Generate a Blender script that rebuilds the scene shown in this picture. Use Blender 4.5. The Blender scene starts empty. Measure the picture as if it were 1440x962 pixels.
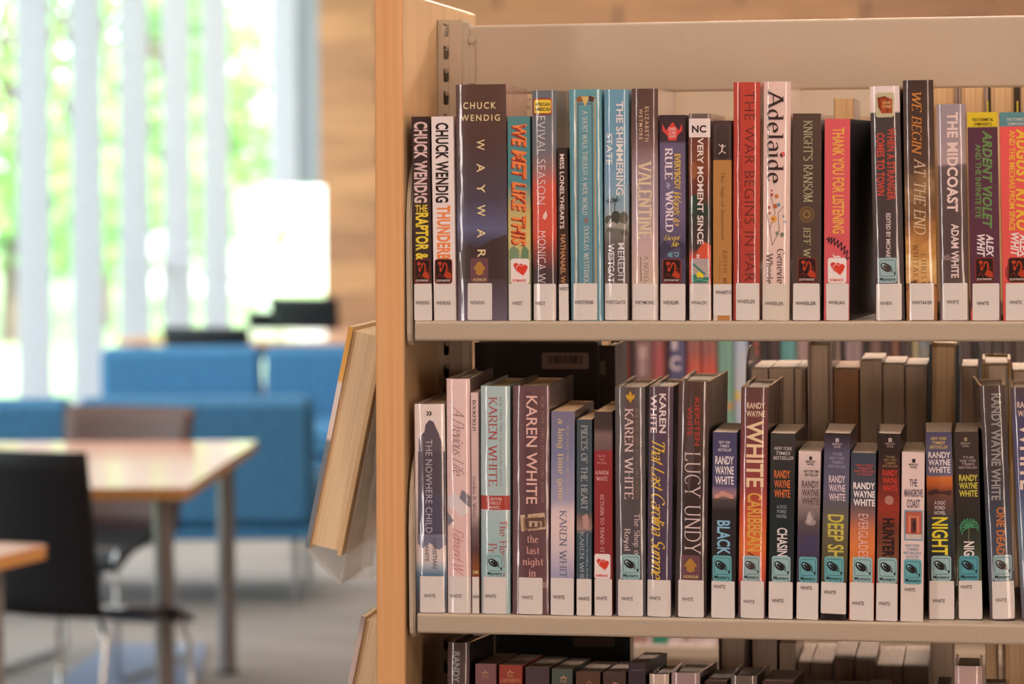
import bpy, math, random
from mathutils import Vector, Matrix
random.seed(7)
sc = bpy.context.scene
col = sc.collection
PI = math.pi

# ------------------------------------------------------------------ camera, world, light
F = 3900.0                      # focal length in pixels of the 1440 px wide frame
HV = 246.0                      # image row of the horizon on the optical axis
TH = math.atan(676.0 / F)       # the camera looks this far left of the shelf normal
ROLL = 0.0089
EYE = 1.60
DY = 2.725                      # distance of the eye from the front of the shelf
cam_d = bpy.data.cameras.new('camera')
cam = bpy.data.objects.new('camera', cam_d)
col.objects.link(cam)
cam_d.sensor_width = 36.0
cam_d.lens = F / 1440 * 36.0
cam_d.shift_y = -(481 - HV) / 1440.0
cam_d.clip_start = 0.05
cam_d.clip_end = 200
AX = Vector((-math.sin(TH), math.cos(TH), 0))
RT0 = Vector((math.cos(TH), math.sin(TH), 0))
UP0 = Vector((0, 0, 1))
RT = RT0 * math.cos(ROLL) - UP0 * math.sin(ROLL)
UPV = UP0 * math.cos(ROLL) + RT0 * math.sin(ROLL)
CAM = Vector((0, -DY, EYE))
m3 = Matrix((RT, UPV, -AX)).transposed()
cam.matrix_world = Matrix.Translation(CAM) @ m3.to_4x4()
cam_d.dof.use_dof = True
cam_d.dof.focus_distance = 2.72
cam_d.dof.aperture_fstop = cam_d.lens / 18.0
sc.camera = cam

sc.view_settings.view_transform = 'Standard'
sc.view_settings.look = 'None'
sc.view_settings.gamma = 1.0
sc.view_settings.exposure = 0.0
sc.view_settings.use_curve_mapping = False

world = bpy.data.worlds.new('sky')
sc.world = world
world.use_nodes = True
wn = world.node_tree.nodes
wn['Background'].inputs[0].default_value = (0.80, 0.90, 1.0, 1)
wn['Background'].inputs[1].default_value = 6.5

def sun(name, rot, strength, colr, ang=1.0):
    d = bpy.data.lights.new(name, 'SUN')
    d.energy = strength; d.color = colr; d.angle = math.radians(ang)
    o = bpy.data.objects.new(name, d); col.objects.link(o); o.rotation_euler = rot
    return o
sun('sun', (math.radians(40), 0, math.radians(38)), 11.0, (1.0, 0.95, 0.86))

def area(name, loc, target, sx, sy, power, colr):
    d = bpy.data.lights.new(name, 'AREA')
    d.shape = 'RECTANGLE'; d.size = sx; d.size_y = sy; d.energy = power; d.color = colr
    o = bpy.data.objects.new(name, d); col.objects.link(o); o.location = loc
    o.rotation_euler = (Vector(target) - Vector(loc)).to_track_quat('-Z', 'Y').to_euler()
    return o
WARM = (0.95, 0.70, 0.54)
area('ceiling_panel_light', (-0.3, -2.0, 3.15), (-0.1, -1.2, 0), 2.4, 0.7, 32, WARM)
area('ceiling_panel_light', (1.9, -2.2, 3.15), (1.2, -1.2, 0), 1.6, 0.7, 14, WARM)
area('added_overhead_light', (0.1, -0.35, 3.2), (0.1, -0.25, 0), 2.2, 0.25, 13, (1.0, 0.80, 0.68))  # unseen overhead lamp added to brighten brace lip and book top edges
area('aisle_ceiling_light', (0.4, 1.05, 3.15), (0.4, 1.05, 0), 2.0, 0.35, 30, WARM)
area('page_top_fill_light', (0.5, 3.3, 3.2), (0.3, 0.3, 1.2), 2.4, 0.4, 170, (1.0, 0.76, 0.6))  # unseen lamp added and aimed under the shelf at the rear page tops
area('tall_streak_fill_light', (2.3, -3.9, 1.25), (0.0, 0.0, 1.35), 0.5, 1.7, 42, (0.98, 0.72, 0.57))  # added lamp behind the camera for spine streaks and front fill
area('tall_streak_fill_light', (-3.2, -3.4, 1.25), (0.0, 0.0, 1.35), 0.28, 1.7, 36, (0.94, 0.83, 0.79))  # left counterpart, likewise added for streaks and fill
area('reading_area_ceiling_light', (-3.0, 8.6, 3.4), (-3.0, 10.6, 0.4), 3.5, 1.4, 110, (1.0, 0.93, 0.9))
area('floor_fill_light', (-2.4, 6.0, 3.4), (-2.4, 6.0, 0), 2.0, 0.6, 55, (1.0, 0.86, 0.76))  # unseen lamp added to lift and warm the floor around the tables
area('far_ceiling_light', (-1.8, 13.6, 3.4), (-2.6, 19.0, 0.8), 5, 1.2, 150, (1.0, 0.80, 0.62))

# ------------------------------------------------------------------ pixel -> world
def ray(u, v):
    a = (u - 720.0) / F
    b = (HV - v) / F
    return AX + RT * a + UPV * b
def P(u, v, Y):
    r = ray(u, v); t = (Y - CAM.y) / r.y
    return CAM + r * t
def PX(u, v, X):
    r = ray(u, v); t = (X - CAM.x) / r.x
    return CAM + r * t
def PZ(u, v, Z):
    r = ray(u, v); t = (Z - CAM.z) / r.z
    return CAM + r * t
def PD(u, v, d):
    return CAM + ray(u, v) * d

# ------------------------------------------------------------------ materials
def lin1(c):
    c = c / 255.0
    return c / 12.92 if c <= 0.04045 else ((c + 0.055) / 1.055) ** 2.4
def lin(rgb):
    return tuple(lin1(c) for c in rgb)
TINT = (0.80, 0.56, 0.45)      # colour of the lamp light on the front of the shelf: photo colour / TINT = own colour
GAIN = 1.0
def own(rgb):
    r, g, b = lin(rgb)          # first the cast that the lamps put on what the eye takes for the colour
    def ss(a, e, x): x = max(0.0, min(1.0, (x - a) / (e - a))); return x * x * (3 - 2 * x)
    w = (1 - ss(.40, .85, b / max(g, 1e-4))) * ss(.95, 1.25, r / max(g, 1e-4))      # warm hues keep their hue
    c = (.946 * r - .162 * g + .240 * b, .037 * r + .520 * g + .182 * b, .011 * r + .135 * g + .508 * b)
    c = tuple((1 - w) * x + w * y for x, y in zip(c, (.90 * r, .69 * g, .60 * b)))
    return tuple(min(0.88, max(0.003, x * GAIN / t)) for x, t in zip(c, TINT))
MATS = {}
def new_mat(name):
    m = bpy.data.materials.new(name); m.use_nodes = True
    return m, m.node_tree, m.node_tree.nodes['Principled BSDF']
def wrinkle(nt, b, amount=.35):
    """uneven clear film over a jacket"""
    N = nt.nodes; L = nt.links
    tc = N.new('ShaderNodeTexCoord'); mp = N.new('ShaderNodeMapping'); mp.inputs['Scale'].default_value = (70, 70, 9)
    nz = N.new('ShaderNodeTexNoise'); nz.inputs['Scale'].default_value = 1; nz.inputs['Detail'].default_value = 3
    bp = N.new('ShaderNodeBump'); bp.inputs['Strength'].default_value = amount; bp.inputs['Distance'].default_value = 0.0016
    L.new(tc.outputs['Object'], mp.inputs[0]); L.new(mp.outputs[0], nz.inputs['Vector']); L.new(nz.outputs[0], bp.inputs['Height']); L.new(bp.outputs[0], b.inputs['Coat Normal'])
def flat(rgb, rough=0.5, coat=0.0, metal=0.0, raw=False, name='paint'):
    """rgb is the 0-255 colour seen in the photograph (raw: the colour of the thing itself)"""
    key = (rgb, rough, coat, metal, raw)
    if key in MATS: return MATS[key]
    m, nt, b = new_mat(name)
    c = lin(rgb) if raw else own(rgb)
    b.inputs['Base Color'].default_value = (*c, 1)
    b.inputs['Roughness'].default_value = rough
    b.inputs['Metallic'].default_value = metal
    b.inputs['Coat Weight'].default_value = coat
    b.inputs['Specular IOR Level'].default_value = 0.25 if metal == 0 else 0.5
    b.inputs['Coat Roughness'].default_value = 0.08
    if coat >= .4: wrinkle(nt, b)
    MATS[key] = m
    return m
def noise_mat(name, c1, c2, scale=(8, 8, 8), rough=0.6, raw=True, detail=4, dist=0.0, coat=0.0, bump=0.0, w=(0.35, 0.65)):
    m, nt, b = new_mat(name)
    N = nt.nodes; L = nt.links
    tc = N.new('ShaderNodeTexCoord'); mp = N.new('ShaderNodeMapping'); mp.inputs['Scale'].default_value = scale
    nz = N.new('ShaderNodeTexNoise'); nz.inputs['Scale'].default_value = 1; nz.inputs['Detail'].default_value = detail
    nz.inputs['Distortion'].default_value = dist
    rp = N.new('ShaderNodeValToRGB')
    f = lin if raw else own
    rp.color_ramp.elements[0].position = w[0]; rp.color_ramp.elements[0].color = (*f(c1), 1)
    rp.color_ramp.elements[1].position = w[1]; rp.color_ramp.elements[1].color = (*f(c2), 1)
    L.new(tc.outputs['Object'], mp.inputs[0]); L.new(mp.outputs[0], nz.inputs['Vector'])
    L.new(nz.outputs[0], rp.inputs[0]); L.new(rp.outputs[0], b.inputs['Base Color'])
    b.inputs['Roughness'].default_value = rough
    b.inputs['Coat Weight'].default_value = coat
    if bump:
        bp = N.new('ShaderNodeBump'); bp.inputs['Strength'].default_value = bump; bp.inputs['Distance'].default_value = 0.002
        L.new(nz.outputs[0], bp.inputs['Height']); L.new(bp.outputs[0], b.inputs['Normal'])
    return m
def ramp_mat(stops, h, rough=0.35, coat=0.5, noise=0.0, nscale=30.0):
    """printed cover: colours change along the book's own height; stops = [(z fraction, own rgb)]"""
    m, nt, b = new_mat('printed_cover')
    N = nt.nodes; L = nt.links
    tc = N.new('ShaderNodeTexCoord'); sp = N.new('ShaderNodeSeparateXYZ')
    L.new(tc.outputs['Object'], sp.inputs[0])
    dv = N.new('ShaderNodeMath'); dv.operation = 'DIVIDE'; dv.inputs[1].default_value = h
    L.new(sp.outputs['Z'], dv.inputs[0])
    src = dv.outputs[0]
    if noise:
        mp = N.new('ShaderNodeMapping'); mp.inputs['Scale'].default_value = (1, 0.3, 1.6)
        nz = N.new('ShaderNodeTexNoise'); nz.inputs['Scale'].default_value = nscale; nz.inputs['Detail'].default_value = 5
        L.new(tc.outputs['Object'], mp.inputs[0]); L.new(mp.outputs[0], nz.inputs['Vector'])
        ma = N.new('ShaderNodeMath'); ma.operation = 'MULTIPLY_ADD'; ma.inputs[1].default_value = noise; 
        sb = N.new('ShaderNodeMath'); sb.operation = 'SUBTRACT'; sb.inputs[1].default_value = 0.5
        L.new(nz.outputs[0], sb.inputs[0]); L.new(sb.outputs[0], ma.inputs[0]); L.new(src, ma.inputs[2])
        src = ma.outputs[0]
    rp = N.new('ShaderNodeValToRGB')
    el = rp.color_ramp.elements
    stops = sorted(stops)
    while len(el) < len(stops): el.new(0.5)
    for e, (p, c) in zip(el, stops):
        e.position = max(0, min(1, p))
    for e, (p, c) in zip(el, stops):
        e.color = (*c, 1)
    L.new(src, rp.inputs[0]); L.new(rp.outputs[0], b.inputs['Base Color'])
    b.inputs['Roughness'].default_value = rough
    b.inputs['Coat Weight'].default_value = coat
    b.inputs['Specular IOR Level'].default_value = 0.2
    b.inputs['Coat Roughness'].default_value = 0.06
    if coat >= .4: wrinkle(nt, b)
    return m

# ------------------------------------------------------------------ mesh collector
class MB:
    def __init__(s): s.v = []; s.f = []; s.mi = []; s.mats = []; s.smooth = []
    def mat(s, m):
        if m not in s.mats: s.mats.append(m)
        return s.mats.index(m)
    def add(s, verts, faces, m, smooth=False):
        o = len(s.v); k = s.mat(m)
        s.v += [tuple(x) for x in verts]
        for f in faces:
            s.f.append([i + o for i in f]); s.mi.append(k); s.smooth.append(smooth)
    def box(s, x0, x1, y0, y1, z0, z1, m, bev=0.0):
        if bev <= 0:
            v = [(x0, y0, z0), (x1, y0, z0), (x1, y1, z0), (x0, y1, z0), (x0, y0, z1), (x1, y0, z1), (x1, y1, z1), (x0, y1, z1)]
            s.add(v, [(0, 3, 2, 1), (4, 5, 6, 7), (0, 1, 5, 4), (1, 2, 6, 5), (2, 3, 7, 6), (3, 0, 4, 7)], m)
            return
        b = bev
        # chamfered box: three shells of corner points
        vs = []; idx = {}
        for sx in (0, 1):
            for sy in (0, 1):
                for sz in (0, 1):
                    X = x1 if sx else x0; Y = y1 if sy else y0; Z = z1 if sz else z0
                    dx = -b if sx else b; dy = -b if sy else b; dz = -b if sz else b
                    for k, p in enumerate(((X, Y + dy, Z + dz), (X + dx, Y, Z + dz), (X + dx, Y + dy, Z))):
                        idx[(sx, sy, sz, k)] = len(vs); vs.append(p)
        I = idx; fs = []
        for a in (0, 1):
            fs.append([I[(a, 0, 0, 0)], I[(a, 1, 0, 0)], I[(a, 1, 1, 0)], I[(a, 0, 1, 0)]])
            fs.append([I[(0, a, 0, 1)], I[(1, a, 0, 1)], I[(1, a, 1, 1)], I[(0, a, 1, 1)]])
            fs.append([I[(0, 0, a, 2)], I[(1, 0, a, 2)], I[(1, 1, a, 2)], I[(0, 1, a, 2)]])
        for a in (0, 1):
            for c in (0, 1):
                fs.append([I[(a, c, 0, 0)], I[(a, c, 1, 0)], I[(a, c, 1, 1)], I[(a, c, 0, 1)]])
                fs.append([I[(a, 0, c, 0)], I[(a, 1, c, 0)], I[(a, 1, c, 2)], I[(a, 0, c, 2)]])
                fs.append([I[(0, a, c, 1)], I[(1, a, c, 1)], I[(1, a, c, 2)], I[(0, a, c, 2)]])
        for a in (0, 1):
            for c in (0, 1):
                for d in (0, 1): fs.append([I[(a, c, d, 0)], I[(a, c, d, 1)], I[(a, c, d, 2)]])
        ctr = Vector(((x0 + x1) / 2, (y0 + y1) / 2, (z0 + z1) / 2))
        out = []
        for f in fs:
            p = [Vector(vs[i]) for i in f]
            n = (p[1] - p[0]).cross(p[2] - p[0]); c = sum(p, Vector()) / len(p)
            out.append(f if n.dot(c - ctr) > 0 else f[::-1])
        s.add(vs, out, m)
    def prism(s, prof, z0, z1, m, caps=True, smooth=False, axis='z'):
        """closed counter-clockwise outline extruded along z (or x / y)"""
        def q(p, t):
            if axis == 'z': return (p[0], p[1], t)
            if axis == 'x': return (t, p[0], p[1])
            return (p[0], t, p[1])
        n = len(prof)
        v = [q(p, z0) for p in prof] + [q(p, z1) for p in prof]
        f = [(i, (i + 1) % n, n + (i + 1) % n, n + i) for i in range(n)]
        if axis == 'y': f = [x[::-1] for x in f]
        s.add(v, f, m, smooth)
        if caps:
            a = list(range(n))[::-1]; b = list(range(n, 2 * n))
            if axis == 'y': a, b = a[::-1], b[::-1]
            s.add(v, [a, b], m)
    def tube(s, pts, r, m, n=10, closed=False, caps=True):
        pts = [Vector(p) for p in pts]; k = len(pts); rings = []
        up = Vector((0, 0, 1))
        for i, p in enumerate(pts):
            a = pts[(i - 1) % k] if (closed or i > 0) else p
            b = pts[(i + 1) % k] if (closed or i < k - 1) else p
            t = (b - a).normalized()
            e = up if abs(t.dot(up)) < 0.95 else Vector((1, 0, 0))
            x = t.cross(e).normalized(); y = x.cross(t).normalized()
            rr = r[i] if isinstance(r, (list, tuple)) else r
            rings.append([p + x * rr * math.cos(2 * PI * j / n) + y * rr * math.sin(2 * PI * j / n) for j in range(n)])
        v = [q for g in rings for q in g]; f = []
        for i in range(k if closed else k - 1):
            for j in range(n):
                a = i * n + j; b = i * n + (j + 1) % n; c = ((i + 1) % k) * n + (j + 1) % n; d = ((i + 1) % k) * n + j
                f.append((a, b, c, d))
        s.add(v, f, m, True)
        if caps and not closed:
            s.add(v, [list(range(n))[::-1], list(range((k - 1) * n, k * n))], m)
    def build(s, name, parent=None, fix=False):
        me = bpy.data.meshes.new(name)
        me.from_pydata(s.v, [], s.f)
        for m in s.mats: me.materials.append(m)
        me.polygons.foreach_set('material_index', s.mi)
        me.polygons.foreach_set('use_smooth', s.smooth)
        me.update()
        if fix:
            import bmesh
            bm = bmesh.new(); bm.from_mesh(me); bmesh.ops.recalc_face_normals(bm, faces=bm.faces); bm.to_mesh(me); bm.free()
        o = bpy.data.objects.new(name, me); col.objects.link(o)
        if parent: o.parent = parent
        return o
def tag(o, label, cat, group=None):
    o['label'] = label; o['category'] = cat
    if group: o['group'] = group
    return o
def thing(name, label, cat, loc=(0, 0, 0), rot=(0, 0, 0), group=None):
    o = bpy.data.objects.new(name, None); col.objects.link(o)
    o.empty_display_size = 0.05
    o.location = loc; o.rotation_euler = rot
    return tag(o, label, cat, group)
def struct(o):
    o['kind'] = 'structure'
    return o
# ------------------------------------------------------------------ lettering: built-in sans outlines and a small drawn serif alphabet
def arc(cx, cy, rx, ry, a0, a1, n=11):
    return [(cx + rx * math.cos(math.radians(a0 + (a1 - a0) * i / n)), cy + ry * math.sin(math.radians(a0 + (a1 - a0) * i / n))) for i in range(n + 1)]
X = 0.64
G = {
 'A': (.74, [[(0, 0), (.37, 1)], [(.37, 1), (.74, 0)], [(.14, .36), (.60, .36)]]),
 'B': (.60, [[(.08, 0), (.08, 1)], [(.08, 1), (.30, 1)] + arc(.30, .76, .22, .24, 90, -90) + [(.08, .52)], [(.08, .52), (.32, .52)] + arc(.32, .26, .26, .26, 90, -90) + [(.08, 0)]]),
 'C': (.68, [arc(.38, .5, .36, .5, 45, 315, 18)]),
 'D': (.72, [[(.08, 0), (.08, 1)], [(.08, 1), (.28, 1)] + arc(.28, .5, .42, .5, 90, -90, 16) + [(.08, 0)]]),
 'E': (.56, [[(.08, 0), (.08, 1)], [(.08, 1), (.52, 1), (.54, .86)], [(.08, .52), (.44, .52)], [(.08, 0), (.54, 0), (.56, .15)]]),
 'F': (.54, [[(.08, 0), (.08, 1)], [(.08, 1), (.52, 1), (.54, .86)], [(.08, .50), (.44, .50)]]),
 'G': (.72, [arc(.38, .5, .36, .5, 45, 318, 18), [(.66, .44), (.66, .10)], [(.46, .44), (.74, .44)]]),
 'H': (.74, [[(.08, 0), (.08, 1)], [(.66, 0), (.66, 1)], [(.08, .52), (.66, .52)]]),
 'I': (.20, [[(.10, 0), (.10, 1)]]),
 'J': (.36, [[(.24, 1), (.24, .15)] + arc(.08, .10, .16, .18, 0, -110, 6)]),
 'K': (.68, [[(.08, 0), (.08, 1)], [(.62, 1), (.10, .44)], [(.24, .58), (.66, 0)]]),
 'L': (.55, [[(.08, 0), (.08, 1)], [(.08, 0), (.52, 0), (.55, .16)]]),
 'M': (.88, [[(.08, 0), (.10, 1)], [(.10, 1), (.44, .05)], [(.44, .05), (.78, 1)], [(.78, 1), (.80, 0)]]),
 'N': (.76, [[(.08, 0), (.08, 1)], [(.08, 1), (.68, 0)], [(.68, 0), (.68, 1)]]),
 'O': (.76, [arc(.38, .5, .36, .5, 90, 450, 24)]),
 'P': (.57, [[(.08, 0), (.08, 1)], [(.08, 1), (.30, 1)] + arc(.30, .73, .24, .27, 90, -90) + [(.08, .46)]]),
 'Q': (.76, [arc(.38, .5, .36, .5, 90, 450, 24), [(.44, .2), (.74, -.12)]]),
 'R': (.64, [[(.08, 0), (.08, 1)], [(.08, 1), (.30, 1)] + arc(.30, .75, .23, .25, 90, -90) + [(.08, .50)], [(.30, .50), (.62, 0)]]),
 'S': (.52, [arc(.27, .76, .21, .24, 30, 265, 12) + arc(.26, .26, .23, .26, 85, -150, 12)]),
 'T': (.64, [[(.32, 0), (.32, 1)], [(.02, .86), (.04, 1), (.60, 1), (.62, .86)]]),
 'U': (.72, [[(.08, 1), (.08, .30)] + arc(.36, .28, .28, .28, 180, 360, 12) + [(.64, 1)]]),
 'V': (.72, [[(0, 1), (.36, 0)], [(.36, 0), (.72, 1)]]),
 'W': (1.04, [[(0, 1), (.28, 0)], [(.28, 0), (.52, .95)], [(.52, .95), (.76, 0)], [(.76, 0), (1.04, 1)]]),
 'X': (.68, [[(.04, 1), (.64, 0)], [(.64, 1), (.04, 0)]]),
 'Y': (.68, [[(.02, 1), (.34, .46)], [(.66, 1), (.34, .46)], [(.34, .46), (.34, 0)]]),
 'Z': (.60, [[(.04, .86), (.05, 1), (.56, 1)], [(.56, 1), (.04, 0)], [(.04, 0), (.56, 0), (.58, .15)]]),
 'a': (.46, [arc(.22, .46, .18, .18, 150, 0, 8) + [(.40, .06), (.46, 0)], [(.40, .36)] + arc(.20, .19, .17, .19, 90, 290, 9) + [(.40, .12)]]),
 'b': (.50, [[(.08, 1.0), (.08, 0)], arc(.27, .32, .20, .32, 160, -160, 16)]),
 'c': (.44, [arc(.25, .32, .21, .32, 50, 310, 14)]),
 'd': (.50, [[(.42, 1.0), (.42, 0)], arc(.24, .32, .20, .32, 20, 340, 16)]),
 'e': (.46, [[(.05, .36), (.43, .36)] + arc(.24, .32, .20, .32, 8, 318, 16)]),
 'f': (.32, [arc(.28, .82, .14, .18, 40, 180, 7) + [(.14, 0)], [(.02, X), (.28, X)]]),
 'g': (.50, [arc(.24, .32, .20, .32, 20, 340, 16), [(.42, X), (.42, -.12)] + arc(.23, -.12, .19, .18, 0, -150, 9)]),
 'h': (.52, [[(.08, 1.0), (.08, 0)], [(.08, .42)] + arc(.26, .44, .17, .20, 150, 0, 8) + [(.43, 0)]]),
 'i': (.18, [[(.09, X), (.09, 0)], arc(.09, .86, .035, .045, 0, 360, 8)]),
 'j': (.2, [[(.10, X), (.10, -.15)] + arc(0, -.15, .10, .12, 0, -110, 5), arc(.10, .86, .035, .045, 0, 360, 8)]),
 'k': (.48, [[(.08, 1.0), (.08, 0)], [(.42, X), (.10, .26)], [(.18, .34), (.46, 0)]]),
 'l': (.18, [[(.09, 1.0), (.09, 0)]]),
 'm': (.80, [[(.08, X), (.08, 0)], [(.08, .42)] + arc(.24, .44, .16, .20, 150, 0, 8) + [(.40, 0)], [(.40, .42)] + arc(.56, .44, .16, .20, 150, 0, 8) + [(.72, 0)]]),
 'n': (.52, [[(.08, X), (.08, 0)], [(.08, .42)] + arc(.26, .44, .17, .20, 150, 0, 8) + [(.43, 0)]]),
 'o': (.48, [arc(.24, .32, .21, .32, 90, 450, 18)]),
 'p': (.50, [[(.08, X), (.08, -.30)], arc(.27, .32, .20, .32, 160, -160, 16)]),
 'q': (.50, [[(.42, X), (.42, -.30)], arc(.24, .32, .20, .32, 20, 340, 16)]),
 'r': (.34, [[(.08, X), (.08, 0)], [(.08, .40)] + arc(.26, .44, .17, .20, 150, 50, 6)]),
 's': (.38, [arc(.19, .48, .14, .16, 40, 265, 9) + arc(.19, .16, .15, .16, 85, -150, 9)]),
 't': (.32, [[(.14, .86), (.14, .12)] + arc(.24, .12, .10, .12, 180, 300, 5), [(.02, X), (.28, X)]]),
 'u': (.52, [[(.08, X), (.08, .20)] + arc(.25, .20, .17, .20, 180, 330, 8) + [(.43, .18)], [(.43, X), (.43, 0)]]),
 'v': (.46, [[(.02, X), (.23, 0)], [(.23, 0), (.44, X)]]),
 'w': (.70, [[(.02, X), (.19, 0)], [(.19, 0), (.35, X)], [(.35, X), (.51, 0)], [(.51, 0), (.68, X)]]),
 'x': (.46, [[(.03, X), (.43, 0)], [(.43, X), (.03, 0)]]),
 'y': (.46, [[(.02, X), (.23, 0)], [(.44, X), (.16, -.28), (.04, -.28)]]),
 'z': (.42, [[(.04, X), (.38, X)], [(.38, X), (.03, 0)], [(.03, 0), (.39, 0)]]),
 "'": (.12, [[(.07, 1.0), (.05, .78)]]),
 '.': (.16, [arc(.08, .04, .03, .04, 0, 360, 8)]),
 '&': (.70, [[(.66, 0), (.16, .70)] + arc(.28, .80, .13, .20, 200, 0, 8) + [(.12, .38)] + arc(.26, .22, .20, .22, 140, 300, 8) + [(.62, .42)]]),
 '2': (.52, [arc(.26, .74, .20, .26, 160, -30, 10) + [(.04, 0), (.50, 0)]]),
}
def stroke_text(txt, thick=.13, thin=.05, serif=.10, track=.12, slant=0.0, script=False):
    tris = []; cx = 0.0
    ang = math.radians(20); nx, ny = math.cos(ang), math.sin(ang)
    def wid(dx, dy):
        l = math.hypot(dx, dy) or 1
        return thin + (thick - thin) * max(0.0, (abs(dx / l * ny - dy / l * nx) - .30) / .70)
    def ribbon(pts):
        n = len(pts); L = []; R = []
        for i, p in enumerate(pts):
            a = pts[max(0, i - 1)]; b = pts[min(n - 1, i + 1)]
            dx, dy = b[0] - a[0], b[1] - a[1]; l = math.hypot(dx, dy) or 1
            w = wid(dx, dy) / 2
            L.append((p[0] - dy / l * w, p[1] + dx / l * w)); R.append((p[0] + dy / l * w, p[1] - dx / l * w))
        for i in range(n - 1): tris.append([R[i], R[i + 1], L[i + 1], L[i]])
    for ch in txt:
        if ch == ' ': cx += .34 + track; continue
        if ch not in G: continue
        w, strokes = G[ch]
        for st in strokes:
            q = [(x + cx, y) for x, y in st]
            if len(q) == 2:      # split so corners stay crisp
                ribbon(q)
            else:
                run = [q[0]]
                for i in range(1, len(q)):
                    run.append(q[i])
                    if i < len(q) - 1:
                        a = (q[i][0] - q[i - 1][0], q[i][1] - q[i - 1][1]); b = (q[i + 1][0] - q[i][0], q[i + 1][1] - q[i][1])
                        la = math.hypot(*a) or 1; lb = math.hypot(*b) or 1
                        if (a[0] * b[0] + a[1] * b[1]) / la / lb < .5: ribbon(run); run = [q[i]]
                ribbon(run)
            if serif:
                for e, f in ((0, 1), (-1, -2)):
                    p, o = q[e], q[f]
                    yy = p[1]; xx = st[e][0]
                    if abs(o[1] - p[1]) > .8 * abs(o[0] - p[0]) and (abs(yy) < .01 or abs(yy - 1) < .01 or (ch.islower() and abs(yy - X) < .01) or abs(yy + .30) < .01):
                        lo = serif + thick * .5; hi = lo
                        if ch.islower() and yy > .5: hi = thick * .4
                        sy = thin * .9
                        y0 = yy - (sy if yy > .5 else 0); tris.append([(p[0] - lo, y0), (p[0] + hi, y0), (p[0] + hi, y0 + sy), (p[0] - lo, y0 + sy)])
        cx += w + track
    if slant: tris = [[(x + y * slant, y) for x, y in t] for t in tris]
    return tris
BF = {}
def sans_text(txt, bold=0.0, track=1.0, slant=0.0):
    c = bpy.data.curves.new('t', 'FONT'); c.body = txt; c.size = 1.0; c.offset = bold; c.space_character = track; c.shear = slant
    c.resolution_u = 3
    c.space_word = 1.0
    o = bpy.data.objects.new('t', c)
    me = bpy.data.meshes.new_from_object(o)
    me.calc_loop_triangles()
    tris = [[(me.vertices[i].co.x, me.vertices[i].co.y) for i in t.vertices] for t in me.loop_triangles]
    bpy.data.objects.remove(o); bpy.data.curves.remove(c); bpy.data.meshes.remove(me)
    return tris
def glyphs(txt, style):
    k = (txt, style)
    if k in BF: return BF[k]
    st = style
    if st == 'bold': t = sans_text(txt, 0.022)
    elif st == 'heavy': t = sans_text(txt, 0.036, 1.06)
    elif st == 'heavyital': t = sans_text(txt, 0.034, 1.06, 0.25)
    elif st == 'reg': t = sans_text(txt, 0.008)
    elif st == 'thin': t = sans_text(txt, -0.012, 1.05)
    elif st == 'wide': t = sans_text(txt, 0.012, 1.35)
    elif st == 'wide2': t = sans_text(txt, 0.006, 1.9)
    elif st == 'ital': t = sans_text(txt, 0.010, 1.0, 0.25)
    elif st == 'serif': t = stroke_text(txt, .14, .05, .08, .14)
    elif st == 'serifbold': t = stroke_text(txt, .21, .07, .09, .18)
    elif st == 'seriflight': t = stroke_text(txt, .09, .04, .08, .16)
    elif st == 'serifwide': t = stroke_text(txt, .11, .05, .08, .36)
    elif st == 'serifital': t = stroke_text(txt, .13, .05, .08, .12, .22)
    elif st == 'script': t = stroke_text(txt, .12, .05, 0, .01, .45)
    elif st == 'scriptfine': t = stroke_text(txt, .07, .03, 0, .02, .55)
    elif st == 'hand': t = stroke_text(txt, .08, .06, 0, .14, .12)
    xs = [p[0] for q in t for p in q]; ys = [p[1] for q in t for p in q]
    x0, x1, y0, y1 = min(xs), max(xs), min(ys), max(ys)
    t = [[((x - x0) / (x1 - x0), (y - y0) / (y1 - y0)) for x, y in q] for q in t]
    BF[k] = t
    return t
# shapes in image-like (u, v) coordinates of a spine: list of convex polygons
def text_polys(txt, rect, style='bold', orient='v'):
    u0, v0, u1, v1 = rect; out = []
    for q in glyphs(txt, style):
        if orient == 'v': out.append([(u0 + t * (u1 - u0), v0 + s * (v1 - v0)) for s, t in q])
        else: out.append([(u0 + s * (u1 - u0), v1 - t * (v1 - v0)) for s, t in q])
    return out
def rrect(u0, v0, u1, v1, r):
    p = []
    for cx, cy, a in ((u1 - r, v1 - r, 0), (u0 + r, v1 - r, 90), (u0 + r, v0 + r, 180), (u1 - r, v0 + r, 270)):
        p += arc(cx, cy, r, r, a, a + 90, 4)
    return [p]
def rect(u0, v0, u1, v1): return [[(u0, v0), (u1, v0), (u1, v1), (u0, v1)]]
def ell(cx, cy, rx, ry, rot=0, n=18):
    c, s = math.cos(math.radians(rot)), math.sin(math.radians(rot))
    return [[(cx + x * c - y * s, cy + x * s + y * c) for x, y in arc(0, 0, rx, ry, 0, 360 - 360 / n, n - 1)]]
def line(pts, w):
    out = []
    for a, b in zip(pts, pts[1:]):
        dx, dy = b[0] - a[0], b[1] - a[1]; l = math.hypot(dx, dy) or 1
        px, py = -dy / l * w / 2, dx / l * w / 2
        out.append([(a[0] + px, a[1] + py), (a[0] - px, a[1] - py), (b[0] - px, b[1] - py), (b[0] + px, b[1] + py)])
    return out
def ring(u0, v0, u1, v1, r, w):
    o = rrect(u0, v0, u1, v1, r)[0]; i = rrect(u0 + w, v0 + w, u1 - w, v1 - w, max(.1, r - w))[0]; n = len(o)
    return [[o[k], o[(k + 1) % n], i[(k + 1) % n], i[k]] for k in range(n)]
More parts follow.
